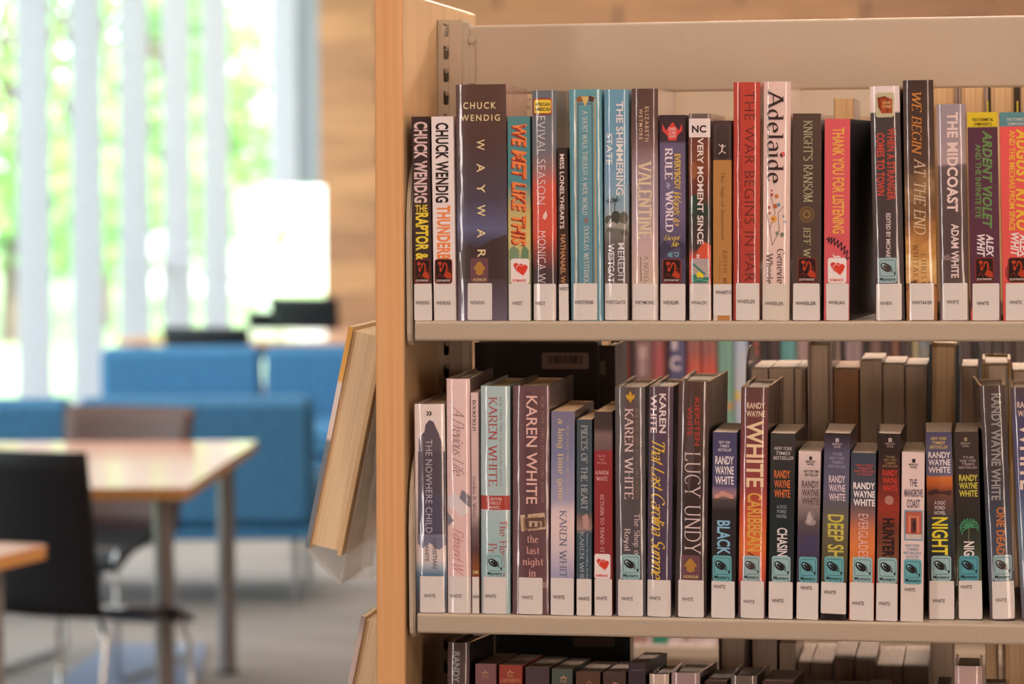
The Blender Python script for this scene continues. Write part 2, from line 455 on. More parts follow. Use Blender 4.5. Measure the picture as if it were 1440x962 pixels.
def heart(cx, cy, s, rot=0):
    c, sn = math.cos(math.radians(rot)), math.sin(math.radians(rot)); out = []
    def T(q): return [(cx + (x * c - y * sn) * s, cy + (x * sn + y * c) * s) for x, y in q]
    out.append(T([(-.95, -.2), (0, -.35), (.95, -.2), (.62, .35), (0, .95), (-.62, .35)]))
    out.append(T(ell(-.48, -.35, .52, .48)[0])); out.append(T(ell(.48, -.35, .52, .48)[0]))
    return out
# ------------------------------------------------------------------ room shell
XW = -5.2                                  # inner line of the window wall
YB = PX(417, 300, XW).y                    # far wood wall
CEIL = 3.7
maple = noise_mat('maple_veneer', (194, 160, 120), (214, 182, 140), (26, 26, 1.6), 0.42, True, 4, 0.6, 0.15, 0, (0.3, 0.75))
maple_edge = noise_mat('maple_edge_band', (222, 166, 112), (234, 186, 132), (220, 60, 3), 0.5, True, 3, 0.4, 0.1, 0, (0.3, 0.75))
metal = noise_mat('beige_powder_coat', (184, 171, 154), (191, 178, 161), (900, 900, 900), 0.45, True, 2, 0, 0.05, 0.05)
def plank_mat():
    m, nt, b = new_mat('wood_plank_wall'); N = nt.nodes; L = nt.links
    tc = N.new('ShaderNodeTexCoord'); mp = N.new('ShaderNodeMapping'); mp.inputs['Scale'].default_value = (0.55, 1, 4.2)
    L.new(tc.outputs['Object'], mp.inputs[0])
    br = N.new('ShaderNodeTexBrick'); br.inputs['Scale'].default_value = 1.0
    br.inputs['Color1'].default_value = (*lin((180, 126, 84)), 1); br.inputs['Color2'].default_value = (*lin((148, 98, 66)), 1); br.inputs['Mortar'].default_value = (*lin((96, 58, 34)), 1)
    br.inputs['Mortar Size'].default_value = 0.012; br.inputs['Brick Width'].default_value = 1.0; br.inputs['Row Height'].default_value = 1.0
    mp2 = N.new('ShaderNodeMapping'); mp2.inputs['Rotation'].default_value = (PI / 2, 0, 0)
    L.new(mp.outputs[0], mp2.inputs[0]); L.new(mp2.outputs[0], br.inputs['Vector'])
    nz = N.new('ShaderNodeTexNoise'); nz.inputs['Scale'].default_value = 3; nz.inputs['Detail'].default_value = 5
    L.new(mp.outputs[0], nz.inputs['Vector'])
    mx = N.new('ShaderNodeMixRGB'); mx.blend_type = 'OVERLAY'; mx.inputs[0].default_value = 0.5
    L.new(br.outputs[0], mx.inputs[1]); L.new(nz.outputs[0], mx.inputs[2]); L.new(mx.outputs[0], b.inputs['Base Color'])
    b.inputs['Roughness'].default_value = 0.5
    return m
planks = plank_mat()
plaster = noise_mat('warm_white_plaster', (206, 196, 184), (214, 204, 192), (3, 3, 3), 0.8)
grey_paint = flat((150, 156, 166), 0.6, raw=True, name='grey_paint')
carpet = noise_mat('carpet', (116, 106, 102), (152, 140, 134), (1.2, 14, 1), 0.95, True, 6, 0.3, 0, 0.4, (0.3, 0.7))
def slab(name, x0, x1, y0, y1, z0, z1, m):
    mb = MB(); mb.box(x0, x1, y0, y1, z0, z1, m)
    return struct(mb.build(name))
slab('floor', XW - .25, 6.2, -6.2, YB + .2, -.1, 0, carpet)
slab('ceiling', XW - .25, 6.2, -6.2, YB + .2, CEIL, CEIL + .15, plaster)
slab('wall_right', 6.0, 6.2, -6.2, YB + .2, 0, CEIL, plaster)
slab('wall_front', XW - .25, 6.0, -6.2, -6.0, 0, CEIL, noise_mat('brown_wall', (104, 84, 70), (118, 98, 82), (2, 2, 2), .8))
slab('wall_left', XW - .25, XW, -6.0, 3.0, 0, CEIL, plaster)
# far wall: grey bay with a low bright window next to the glazing, then wood planks
xa, xb, xc = P(417, 300, YB).x, P(456, 300, YB).x, P(450, 300, YB).x
zt, zb = P(430, 262, YB).z, P(430, 426, YB).z
mb = MB()
mb.box(XW, xc, YB, YB + .2, zt, CEIL, grey_paint)
mb.box(XW, xb, YB, YB + .2, 0, zb, grey_paint)
wb = struct(mb.build('wall_back'))
mb = MB(); mb.box(xc, 6.0, YB, YB + .2, zt, CEIL, planks); mb.box(xb, 6.0, YB, YB + .2, 0, zt, planks)
struct(mb.build('wall_back_planks'))
def clear_mat(name, tint=(1, 1, 1), gloss=0.08):
    m = bpy.data.materials.new(name); m.use_nodes = True; nt = m.node_tree; N = nt.nodes; N.clear()
    o = N.new('ShaderNodeOutputMaterial'); t = N.new('ShaderNodeBsdfTransparent'); g = N.new('ShaderNodeBsdfGlossy'); x = N.new('ShaderNodeMixShader'); lw = N.new('ShaderNodeLayerWeight')
    t.inputs[0].default_value = (*tint, 1); g.inputs['Roughness'].default_value = 0.04; lw.inputs[0].default_value = .5
    pw = N.new('ShaderNodeMath'); pw.operation = 'POWER'; pw.inputs[1].default_value = 4.0; ml = N.new('ShaderNodeMath'); ml.operation = 'MULTIPLY_ADD'; ml.inputs[1].default_value = gloss * 2; ml.inputs[2].default_value = .035
    nt.links.new(lw.outputs['Facing'], pw.inputs[0]); nt.links.new(pw.outputs[0], ml.inputs[0]); nt.links.new(ml.outputs[0], x.inputs[0]); nt.links.new(t.outputs[0], x.inputs[1]); nt.links.new(g.outputs[0], x.inputs[2]); nt.links.new(x.outputs[0], o.inputs[0])
    return m
glass = clear_mat('window_glass', (.97, 1, .98), 0.15)
fin_m = flat((224, 226, 232), 0.5, raw=True, name='white_fin')
vane_m, vnt, vb = new_mat('translucent_blind_fabric')
vb.inputs['Base Color'].default_value = (.68, .66, .72, 1); vb.inputs['Roughness'].default_value = .9
vt = vnt.nodes.new('ShaderNodeBsdfTranslucent'); vt.inputs[0].default_value = (.46, .44, .50, 1)
vx = vnt.nodes.new('ShaderNodeMixShader'); vx.inputs[0].default_value = .5
vo = [q for q in vnt.nodes if q.type == 'OUTPUT_MATERIAL'][0]
vnt.links.new(vb.outputs[0], vx.inputs[1]); vnt.links.new(vt.outputs[0], vx.inputs[2]); vnt.links.new(vx.outputs[0], vo.inputs[0])
yg = [PX(u + 20, 400, XW).y for u in (84, 154, 217, 274, 325, 371)]
pitch = (yg[5] - yg[0]) / 5
k0 = -int((yg[0] - 3.4) / pitch)
n = 0
for k in range(k0, 8):
    yc = yg[0] + k * pitch
    if yc + pitch / 2 > YB + .1: break
    n += 1
    g = MB(); g.box(XW - .17, XW - .16, yc - pitch / 2, yc + pitch / 2, 0, CEIL, glass)
    w = struct(g.build('window_%d' % n))
    if k != 4:
        f = MB(); f.box(XW - .17, XW + .025, yc + pitch / 2 - .005, yc + pitch / 2 + .005, zt if k > 4 else 0, CEIL, vane_m)
        f.build('window_fin', w)
    f = MB(); f.box(XW - .19, XW - .15, yc - pitch / 2, yc + pitch / 2, 1.02 - .02, 1.02 + .02, fin_m) if k % 4 == 2 else f.box(XW - .19, XW - .15, yc - pitch / 2, yc + pitch / 2, 0, .06, fin_m)
    f.build('window_rail', w)
g = MB(); g.box(XW + .02, xb, YB + .09, YB + .10, zb, zt, glass)
w = struct(g.build('window_%d' % (n + 1)))
f = MB(); f.box(XW + .02, xb, YB + .07, YB + .12, zb, zb + .03, fin_m); f.build('window_sill', w)

# ------------------------------------------------------------------ outdoors
ground_m = noise_mat('sunlit_ground', (112, 140, 84), (150, 166, 120), (.3, .3, .3), 0.9)
mb = MB(); mb.box(-60, XW - .3, -30, 80, -.25, -.12, ground_m); mb.build('lawn')['kind'] = 'structure'
tag(bpy.data.objects['lawn'], 'bright pale ground outside the tall windows', 'ground'); 
leaf_m, nt_, b_ = new_mat('leaf')
N = nt_.nodes
oi = N.new('ShaderNodeTexCoord'); nz = N.new('ShaderNodeTexNoise'); nz.inputs['Scale'].default_value = 1.3; rp = N.new('ShaderNodeValToRGB')
rp.color_ramp.elements[0].position = .35; rp.color_ramp.elements[0].color = (*lin((96, 152, 66)), 1)
rp.color_ramp.elements[1].position = .65; rp.color_ramp.elements[1].color = (*lin((160, 204, 104)), 1)
nt_.links.new(oi.outputs['Object'], nz.inputs['Vector']); nt_.links.new(nz.outputs[0], rp.inputs[0]); nt_.links.new(rp.outputs[0], b_.inputs['Base Color'])
b_.inputs['Roughness'].default_value = .5
bark = noise_mat('bark', (86, 70, 56), (120, 100, 84), (6, 6, 1), .9)
def tree(x, y, h, r, label, seed):
    rnd = random.Random(seed)
    t = thing('tree', label, 'tree', (x, y, -.14), group='trees outside the windows')
    mb = MB(); mb.tube([(0, 0, 0), (.05, .03, h * .3), (-.04, .05, h * .55), (0, 0, h * .8)], [.14, .11, .08, .03], bark, 8)
    for k in range(5):
        a = rnd.uniform(0, 6.28); z = h * rnd.uniform(.3, .6)
        mb.tube([(0, 0, z), (math.cos(a) * r * .5, math.sin(a) * r * .5, z + h * .15), (math.cos(a) * r * .8, math.sin(a) * r * .8, z + h * .2)], [.05, .035, .015], bark, 6)
    mb.build('trunk', t)
    f = MB(); cl = [(rnd.uniform(-.6, .6) * r, rnd.uniform(-.6, .6) * r, h * rnd.uniform(.18, .95), rnd.uniform(.35, .6) * r) for _ in range(22)]
    for cx, cy, cz, cr in cl:
        for _ in range(95):
            d = Vector((rnd.gauss(0, 1), rnd.gauss(0, 1), rnd.gauss(0, 1))).normalized() * cr * rnd.uniform(.5, 1)
            p = Vector((cx, cy, cz)) + d; p.z = max(.1, p.z)
            a = Vector((rnd.gauss(0, 1), rnd.gauss(0, 1), rnd.gauss(0, 1))).normalized(); b = a.orthogonal().normalized()
            s = rnd.uniform(.07, .15)
            f.add([p - a * s, p + b * s * .5, p + a * s, p - b * s * .5], [(0, 1, 2, 3)], leaf_m)
    f.build('foliage', t)
for i, (x, y, h, r, lb) in enumerate(((-10.2, 25.2, 5.6, 1.35, 'broad green tree outside the leftmost window strip'), (-10.3, 28.4, 5.8, 1.4, 'tall green tree outside the second window strip from the left'),
                                      (-10.2, 30.9, 5.4, 1.3, 'light green tree outside the third window strip from the left'), (-10.4, 33.7, 5.0, 1.2, 'green tree nearest the white building outside'))):
    tree(x, y, h, r, lb, 11 + i)
wm = flat((236, 236, 238), .7, raw=True, name='white_render'); wg = flat((150, 160, 172), .2, raw=True, name='grey_window_band')
t = thing('building', 'sunlit white building outside the far windows', 'building', (-7.4, 39.0, -.14))
mb = MB(); mb.box(-5.4, 4.2, -1.5, 6, 0, 9, wm, .03); mb.build('wall', t)
mb = MB(); mb.box(-5.6, 4.4, -1.7, 6.2, 9.0, 9.3, wm); mb.build('roof', t)
for kx in range(3):
    mb = MB(); mb.box(-2.9 + kx * 2.4, -1.5 + kx * 2.4, -1.56, -1.49, 5.4, 7.2, wg); mb.build('window', t)
# ------------------------------------------------------------------ books
SH1 = P(1000, 451.8, 0).z      # tops of the shelves
SH2 = P(1000, 870.6, 0).z
SH3 = SH2 - (SH1 - SH2)
def page_mat(name, c1, c2):
    return noise_mat(name, c1, c2, (700, 25, 6), 0.75, True, 3, 0, 0, 0.15, (0.3, 0.7))
PAGES = {'cream': page_mat('cream_paper', (196, 170, 134), (226, 206, 176)),
         'grey': page_mat('grey_paper', (186, 168, 150), (200, 182, 164)),
         'tan': page_mat('tan_paper', (206, 172, 132), (230, 202, 164)),
         'white': page_mat('white_paper', (214, 200, 186), (236, 226, 214)),
         'lit': page_mat('lit_cream_paper', (228, 204, 166), (246, 226, 192)),  # lighter paper: window brightness on the display books put into the colour
         'shaded': page_mat('shaded_paper', (112, 92, 80), (140, 118, 102)),  # darker paper: shade around the lowest shelf put into the colour
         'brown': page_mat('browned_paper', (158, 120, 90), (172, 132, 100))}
class Spine:
    """maps photo coordinates on one spine to the book's own x / z"""
    def __init__(s, q, Y, gap=0.0007):
        s.q = q
        tl, tr, bl, br = P(q[0], q[2], Y), P(q[1], q[2], Y), P(q[3], q[5], Y), P(q[4], q[5], Y)
        s.w = ((tr - tl).length + (br - bl).length) / 2 - gap
        tc, bc = (tl + tr) / 2, (bl + br) / 2
        d = tc - bc
        s.h = d.length; s.lean = math.atan2(d.x, d.z); s.bc = bc
    def xz(s, u, v):
        a, b, vt, c, d, vb = s.q
        k = (vb - v) / (vb - vt)
        ul = c + (a - c) * k; ur = d + (b - d) * k
        return ((u - ul) / (ur - ul) - 0.5) * s.w, k * s.h
def prof(x, w, b):
    return b * abs(2 * x / w) ** 2.7 if b else 0.0
def clip_strip(poly, xa, xb):
    def half(p, f):
        out = []
        for i in range(len(p)):
            a, c = p[i - 1], p[i]; fa, fc = f(a), f(c)
            if (fa >= 0) != (fc >= 0):
                t = fa / (fa - fc); out.append((a[0] + (c[0] - a[0]) * t, a[1] + (c[1] - a[1]) * t))
            if fc >= 0: out.append(c)
        return out
    p = half(poly, lambda q: q[0] - xa)
    return half(p, lambda q: xb - q[0]) if p else p
def lay(mb, sp, polys, m, off, b):
    """lay flat shapes on the (rounded) spine, off metres in front of it"""
    W = sp.w * 0.497
    cuts = [-W, -W * .9, -W * .8, -W * .66, -W * .4, 0, W * .4, W * .66, W * .8, W * .9, W] if b > 0.001 else [-W, W]
    for poly in polys:
        q = [sp.xz(u, v) for u, v in poly]
        lo, hi = min(p[0] for p in q), max(p[0] for p in q)
        for xa, xb in zip(cuts, cuts[1:]):
            if hi <= xa or lo >= xb: continue
            r = q if (lo >= xa and hi <= xb) else clip_strip(q, xa, xb)
            if len(r) < 3: continue
            mb.add([(x, prof(x, sp.w, b) - off, z) for x, z in r], [list(range(len(r)))], m)
def cover_mesh(w, h, depth, b, t, splay, fm, sm, mb):
    """U-shaped cover: rounded spine and two boards"""
    n = 16
    xs = [w / 2 * math.sin(PI / 2 * (-1 + 2 * i / n)) for i in range(n + 1)]
    outer = [(-w / 2 - splay[0], depth)] + [(x, prof(x, w, b)) for x in xs] + [(w / 2 + splay[1], depth)]
    ti = min(t, w * .2)
    xi = [(-w / 2 + ti) + (w - 2 * ti) * i / n for i in range(n + 1)]
    inner = [(-w / 2 - splay[0] + ti, depth)] + [(x, prof(x * w / (w - 2 * ti), w, b) * .6 + t) for x in xi] + [(w / 2 + splay[1] - ti, depth)]
    m = len(outer)
    V = [(x, y, 0) for x, y in outer] + [(x, y, h) for x, y in outer] + [(x, y, 0) for x, y in inner] + [(x, y, h) for x, y in inner]
    def q(i): return (i, i + 1, m + i + 1, m + i)
    front = [q(i) for i in range(1, m - 2)]
    sides = [q(0), q(m - 2)]
    ins = [(2 * m + i + 1, 2 * m + i, 3 * m + i, 3 * m + i + 1) for i in range(m - 1)]
    top = [(m + i, m + i + 1, 3 * m + i + 1, 3 * m + i) for i in range(m - 1)]
    bot = [(i + 1, i, 2 * m + i, 2 * m + i + 1) for i in range(m - 1)]
    ends = [(0, m, 3 * m, 2 * m), (m - 1, 2 * m + m - 1, 3 * m + m - 1, m + m - 1)]
    mb.add(V, front, fm, True)
    mb.add(V, sides, sm)
    mb.add(V, ins + top + bot + ends, sm)
def sticker(kind, r):
    u0, v0, u1, v1 = r; w, h = u1 - u0, v1 - v0
    def X(f): return u0 + w * f
    def Yv(f): return v0 + h * f
    L = []
    if kind.startswith('mystery'):
        base = {'mystery': (86, 160, 166), 'mystery_pale': (140, 172, 172), 'mystery_deep': (62, 146, 160), 'mystery_clear': (138, 178, 176)}[kind]
        dk = (34, 32, 34) if kind != 'mystery_pale' else (70, 58, 52)
        L.append((rrect(u0, v0, u1, v1, w * .14), base))
        L.append((ring(X(.08), Yv(.09), X(.92), Yv(.74), w * .12, w * .022), (48, 56, 58)))
        L.append((ell(X(.40), Yv(.38), w * .31, h * .15, 38), dk))
        L.append((ell(X(.36), Yv(.36), w * .20, h * .065, 44), tuple(min(255, c + 24) for c in base)))
        L.append((ell(X(.40), Yv(.385), w * .17, h * .055, 42), dk))
        for k in (.60, .66, .72): L.append((line([(X(k - .06), Yv(.26 + (k - .6) * .4)), (X(k + .05), Yv(.42 + (k - .6) * .6)), (X(k - .02), Yv(.55))], w * .022), (48, 48, 50)))
        L.append((line([(X(.70), Yv(.58)), (X(.76), Yv(.53))], w * .05), dk))
        L.append(([[(X(.80), Yv(.60)), (X(.90), Yv(.56)), (X(.91), Yv(.70)), (X(.86), Yv(.68))]], dk))
        L.append((text_polys('Mystery', (X(.09), Yv(.775), X(.92), Yv(.955)), 'reg', 'h'), (30, 32, 34)))
    elif kind == 'romance':
        L.append((rrect(u0, v0, u1, v1, w * .14), (226, 206, 198)))
        L.append((heart(X(.40), Yv(.36), w * .27, 8), (196, 34, 34)))
        L.append((heart(X(.62), Yv(.45), w * .335, -8), (226, 196, 188)))
        L.append((heart(X(.62), Yv(.455), w * .31, -8), (206, 36, 36)))
        L.append((text_polys('ROMANCE', (X(.10), Yv(.82), X(.82), Yv(.93)), 'bold', 'h'), (196, 48, 44)))
    elif kind == 'scifi':
        L.append((rrect(u0, v0, u1, v1, w * .16), (132, 44, 34)))
        L.append((rrect(X(.05), Yv(.035), X(.95), Yv(.965), w * .13), (44, 26, 22)))
        rd = (176, 62, 36)
        L.append((line([(X(.62), Yv(.62)), (X(.68), Yv(.45)), (X(.70), Yv(.30)), (X(.64), Yv(.18)), (X(.54), Yv(.16)), (X(.48), Yv(.26)), (X(.46), Yv(.36))], w * .085), rd))
        L.append(([[(X(.50), Yv(.66)), (X(.62), Yv(.52)), (X(.80), Yv(.50)), (X(.94), Yv(.62)), (X(.94), Yv(.80)), (X(.70), Yv(.78)), (X(.56), Yv(.72))]], rd))
        L.append((ell(X(.30), Yv(.18), w * .12, h * .07), rd))
        L.append((ell(X(.36), Yv(.44), w * .07, h * .09, 20), rd))
        L.append((line([(X(.30), Yv(.24)), (X(.30), Yv(.46))], w * .04), rd))
        L.append((line([(X(.14), Yv(.74)), (X(.30), Yv(.60)), (X(.44), Yv(.76))], w * .05), (120, 44, 30)))
        L.append((line([(X(.74), Yv(.44)), (X(.80), Yv(.38)), (X(.86), Yv(.46))], w * .05), (120, 44, 30)))
        L.append((text_polys('SCI-FI FANTASY', (X(.09), Yv(.83), X(.91), Yv(.92)), 'bold', 'h'), (214, 190, 176)))
    elif kind == 'horror':
        L.append((rrect(u0, v0, u1, v1, w * .12), (104, 62, 76)))
        g = (172, 124, 58)
        L.append((ell(X(.50), Yv(.27), w * .15, h * .13), g))
        L.append(([[(X(.34), Yv(.24)), (X(.66), Yv(.24)), (X(.84), Yv(.44)), (X(.70), Yv(.50)), (X(.72), Yv(.64)), (X(.50), Yv(.70)), (X(.30), Yv(.64)), (X(.32), Yv(.50)), (X(.17), Yv(.44))]], g))
        L.append((text_polys('HORROR', (X(.14), Yv(.82), X(.88), Yv(.93)), 'ital', 'h'), (212, 186, 120)))
    elif kind == 'landscape':
        L.append((rrect(u0, v0, u1, v1, w * .14), (164, 148, 150)))
        for a in range(6):
            t = math.radians(200 + a * 30)
            L.append((line([(X(.48) + w * .30 * math.cos(t), Yv(.62) + w * .30 * math.sin(t)), (X(.48) + w * .55 * math.cos(t), Yv(.62) + w * .50 * math.sin(t))], w * .03), (206, 184, 110)))
        L.append((ell(X(.50), Yv(.66), w * .20, h * .15), (230, 196, 44)))
        L.append(([[(X(.02), Yv(.70)), (X(.22), Yv(.62)), (X(.50), Yv(.76)), (X(.98), Yv(.74)), (X(.96), Yv(.97)), (X(.03), Yv(.97))]], (62, 128, 86)))
        L.append((line([(X(.03), Yv(.90)), (X(.4), Yv(.84)), (X(.96), Yv(.90))], w * .03), (150, 176, 140)))
        L.append((line([(X(.12), Yv(.22)), (X(.76), Yv(.64))], w * .12), (74, 132, 100)))
    return L
BOOKS = []
def book(name, q, Z, label, cat='book', group=None, hard=False, depth=None, stops=((0, (120, 110, 100)),), side=None, noise=0.0, nscale=30.0,
         art=(), text=(), tag_rect=None, tag_text=None, tag_h=5.0, stick=None, sticks=(), pages='cream', splay=(0, 0), Y=None, tilt=0.0, bulge=None, gloss=None, yaw=0.0, tagcol=(226, 222, 222)):
    if Y is None: Y = 0.004
    sp = Spine(q, Y)
    w, h = sp.w, sp.h
    b = (0.0034 if hard else 0.0003) if bulge is None else bulge
    depth = min(depth or (0.155 if hard else 0.130), YU - (.030 if tilt else .006) - Y)
    lift = w / 2 * abs(math.sin(sp.lean)) + 0.0002
    root = thing(name, label, cat, (sp.bc.x, Y, Z + lift), (-tilt, sp.lean, yaw), group)
    st = [((q[5] - v) / (q[5] - q[2]), own(c)) if v > 1 else (v, own(c)) for v, c in stops]
    coat = gloss if gloss is not None else (0.9 if hard else 0.3)
    fm = ramp_mat(st, h, 0.34 if hard else 0.42, coat, noise, nscale)
    sm = flat(side, 0.3, coat, name='cover_side') if side else fm
    mb = MB()
    t = 0.0026 if hard else 0.0005
    cover_mesh(w, h, depth, b, t, splay, fm, sm, mb)
    off = 0.00012
    for polys, c in art:
        lay(mb, sp, polys, flat(c, 0.36, coat), off, b); off += 0.00003
    for tx in text:
        s, r, c = tx[0], tx[1], tx[2]; style = tx[3] if len(tx) > 3 else 'bold'; ori = tx[4] if len(tx) > 4 else 'v'
        lay(mb, sp, text_polys(s, r, style, ori), flat(c, 0.36, coat), off, b)
        off += 0.000004
    mb.build('cover', root)
    pg = MB(); e = 0.003 if hard else 0.0003
    a = max(0.0008, w / 2 - (0.0032 if hard else 0.0008))
    sx0, sx1 = splay[0] * .55, splay[1] * .55
    d1 = depth - (0.006 if hard else 0.0006); y0 = b + 0.004 if hard else 0.0012
    z0 = e if hard else 0.0; z1 = h - e
    pm = PAGES[pages]
    V = [(-a, y0, z0), (a, y0, z0), (a + sx1, d1, z0), (-a - sx0, d1, z0), (-a, y0, z1), (a, y0, z1), (a + sx1, d1, z1), (-a - sx0, d1, z1)]
    pg.add(V, [(0, 3, 2, 1), (4, 5, 6, 7), (0, 1, 5, 4), (1, 2, 6, 5), (2, 3, 7, 6), (3, 0, 4, 7)], pm)
    pg.build('pages', root)
    if tag_rect:
        lb = MB(); u0, v0, u1, v1 = tag_rect
        full = rrect(u0, v0, u1, v1, 2.0) if (u1 - u0) > 14 else rect(u0, v0, u1, v1)
        lay(lb, sp, full, flat(tagcol, 0.5, coat * .5, raw=True, name='label_paper'), 0.0005, b)
        if tag_text:
            for s, a0, a1, vc in tag_text:
                lay(lb, sp, text_polys(s, (a0, vc - tag_h / 2, a1, vc + tag_h / 2), 'reg', 'h'), flat((58, 46, 46), 0.5), 0.0006, b)
        lb.build('spine_label', root)
    for kind, r in ([stick] if stick else []) + list(sticks):
        s_ = MB(); o2 = 0.00056
        lays = sticker(kind, r) if isinstance(kind, str) else kind
        for polys, c in lays:
            lay(s_, sp, polys, flat(c, 0.4, coat * .7), o2, b); o2 += 0.00003
        s_.build('genre_sticker', root)
    BOOKS.append((root, sp))
    return root
# ------------------------------------------------------------------ the bookcase in front
XP1 = P(568.3, 481, -.004).x; XP0 = P(529, 481, -.004).x
YU = PX(615, 300, XP1).y                      # front of the slotted upright
YR = PX(666.5, 30, XP1).y                     # rear edge of the end panel
UD = .045                                     # upright depth
PT = P(650, 20, YR).z + .0
XE = XP1 + .95
unit = thing('bookcase', 'beige metal library bookcase with maple end panel, filled with three rows of novels', 'bookcase', ((XP0 + XE) / 2, YR / 2, 0))
UX, UY = (XP0 + XE) / 2, YR / 2
def loc(mb):
    mb.v = [(x - UX, y - UY, z) for x, y, z in mb.v]
    return mb
mb = MB(); mb.box(XP0, XP1, -.004, YR, 0, PT, maple, .0016)
loc(mb)
# edge band on the narrow front
mb2 = MB(); mb2.box(XP0 - .0002, XP1 - .0002, -.0062, -.0032, .002, PT - .002, maple_edge, .0013); loc(mb2)
LEAN = .0054
def sway(mb, a=LEAN, z0=None):
    z0 = P(560, 481, 0).z if z0 is None else z0
    mb.v = [(x + (z - z0) * a, y, z) for x, y, z in mb.v]
    return mb
pan = sway(mb).build('end_panel', unit)
sway(mb2).build('edge_band', pan)
def upright(x0, x1, y0, y1, sgn, nm='upright'):
    m = MB(); zb0, zt0 = .02, P(630, 27.5, YU).z
    s0 = P(622.5, 300, YU).x - P(615, 300, YU).x; s1 = P(630.3, 300, YU).x - P(615, 300, YU).x
    t = .002
    zs = [P(626, v, YU).z for v in (32, 64)]; step = zs[0] - zs[1]; sh = step * .62
    m.box(x0, x0 + s0, y0, y0 + t, zb0, zt0, metal); m.box(x0 + s1, x1, y0, y0 + t, zb0, zt0, metal, .0004)
    z = zs[0] - .0; prev = zt0
    while z > zb0 + .1:
        m.box(x0 + s0, x0 + s1, y0, y0 + t, z, prev, metal); prev = z - sh
        # rounded ends of the slot
        for zz, sg in ((z, -1), (z - sh, 1)):
            r = (s1 - s0) / 2
            for a, b, cx in ((0, 90, x0 + s1 - r), (90, 180, x0 + s0 + r)):
                p = arc(cx, zz + sg * r * .9, r, r * .9, a * -sg * -1 if sg < 0 else -a, b if sg < 0 else -b, 4)
                corner = (x0 + s1 if a == 0 else x0 + s0, zz)
                q = [corner] + p
                m.add([(xx, y0, zc) for xx, zc in q], [list(range(len(q)))], metal)
        z -= step
    m.box(x0 + s0, x0 + s1, y0, y0 + t, zb0, prev, metal)
    m.box(x0, x0 + t, y0 + t, y1, zb0, zt0, metal); m.box(x1 - t, x1, y0 + t, y1, zb0, zt0, metal); m.box(x0, x1, y1 - t, y1, zb0, zt0, metal)
    # bent flange on the right
    w = P(651, 300, YU).x - P(644, 300, YU).x
    m.prism([(x1, y0 + .004), (x1 + w, y0 + .009), (x1 + w, y0 + .030), (x1, y0 + .030)], zb0, zt0 - .003, metal)
    return sway(loc(m), .008, P(615, 300, 0).z)
xu0 = XP1 + .0008; xu1 = P(650, 300, YU).x
upright(xu0, xu1, YU, YU + UD, 1).build('upright', unit)
upright(XE - .03, XE - .004, YU, YU + UD, 1).build('upright', unit)
XB = P(657, 80, YU + .014).x
zt_, zb_ = P(1000, 29.7, YU + .014).z, P(1000, 128.2, YU + .014).z
def lip(x0, x1, yf, z0, z1, t=.0016, ret=.012, back=1):
    m = MB()
    r = .003
    prof_ = [(yf + ret * back, z1), (yf + r * back, z1)] + [(yf + r * back - back * r * math.sin(a), z1 - r + r * math.cos(a)) for a in (0.4, .8, 1.2)] + [(yf, z1 - r), (yf, z0 + r)] + [(yf + r * back - back * r * math.cos(a), z0 + r - r * math.sin(a)) for a in (.4, .8, 1.2)] + [(yf + r * back, z0), (yf + ret * back, z0)]
    inn = [(y + t * back if i not in (0, len(prof_) - 1) else y, min(max(z, z0 + t), z1 - t)) for i, (y, z) in enumerate(prof_)]
    out = prof_ + inn[::-1]
    m.prism(out, x0, x1, metal, axis='x')
    return m
br = loc(lip(XB, XE, YU + .014, zb_, zt_)).build('back_brace', unit, fix=True)
# little clip with a screw where brace meets upright
m = MB(); x0, x1 = P(655, 60, YU + .010).x, P(667.5, 60, YU + .010).x
m.box(x0, x1, YU + .010, YU + .0135, P(660, 118, YU).z, P(660, 50, YU).z, metal, .001)
cl = loc(m).build('brace_clip', unit)
m = MB(); c = P(663.5, 56, YU + .008); m.tube([(c.x, YU + .007, c.z), (c.x, YU + .012, c.z)], .0036, metal, 12); loc(m).build('screw', cl)
XS0 = P(583.5, 465, 0).x
SHELF_T = SH1 - P(1000, 480.1, 0).z
DK = YR - 2 * YU - UD
for zz in (SH1, SH2, SH3):
    m = lip(XS0, XE, 0.0, zz - SHELF_T, zz, .0012, .02)
    m.box(XS0, XE, .003, YU - .003, zz - .003, zz - .0003, metal)
    m.box(XS0, XE, YU - .004, YU - .002, zz - .003, zz + .012, metal)
    if zz == SH3: m.v = [(x, y, z - max(0, y - .004) * .0876) for x, y, z in m.v]      # the lower shelf is tilted back
    yb0, yb1 = YU + UD, YR - .002
    m.box(XS0, XE, yb0 + .004, yb1, zz - .003, zz - .0003, metal)
    loc(m).build('shelf', unit, fix=True)
    # curved bracket plate at the left end of the shelf
    def zv(dv): return zz - dv / 1410.0
    prof_ = [(YU - .002, zv(36)), (.016, zv(36)), (.006, zv(34)), (.001, zv(28)), (-.0005, zv(18)), (-.0005, zv(-120)), (.002, zv(-150)), (.007, zv(-180)), (.016, zv(-205)), (.030, zv(-222)), (.06, zv(-232)), (YU - .002, zv(-236))]
    m = MB(); bx0, bx1 = P(572.3, 465, 0).x, P(580.5, 465, 0).x
    m.prism(prof_, bx0, bx1 - .0022, metal, axis='x')
    m.prism([(y + .003, z) for y, z in prof_[1:-1]], bx1 - .0022, bx1 - .0008, metal, axis='x')
    loc(m).build('shelf_bracket', unit, fix=True)
m = MB(); m.box(XP1, XE, .01, YR - .01, 0, .08, metal, .002); loc(m).build('base', unit)
print('YU', YU, 'YR', YR, 'XP0', XP0, 'PT', PT, 'YB', YB)
YBK = YU + UD            # where the rear shelf begins
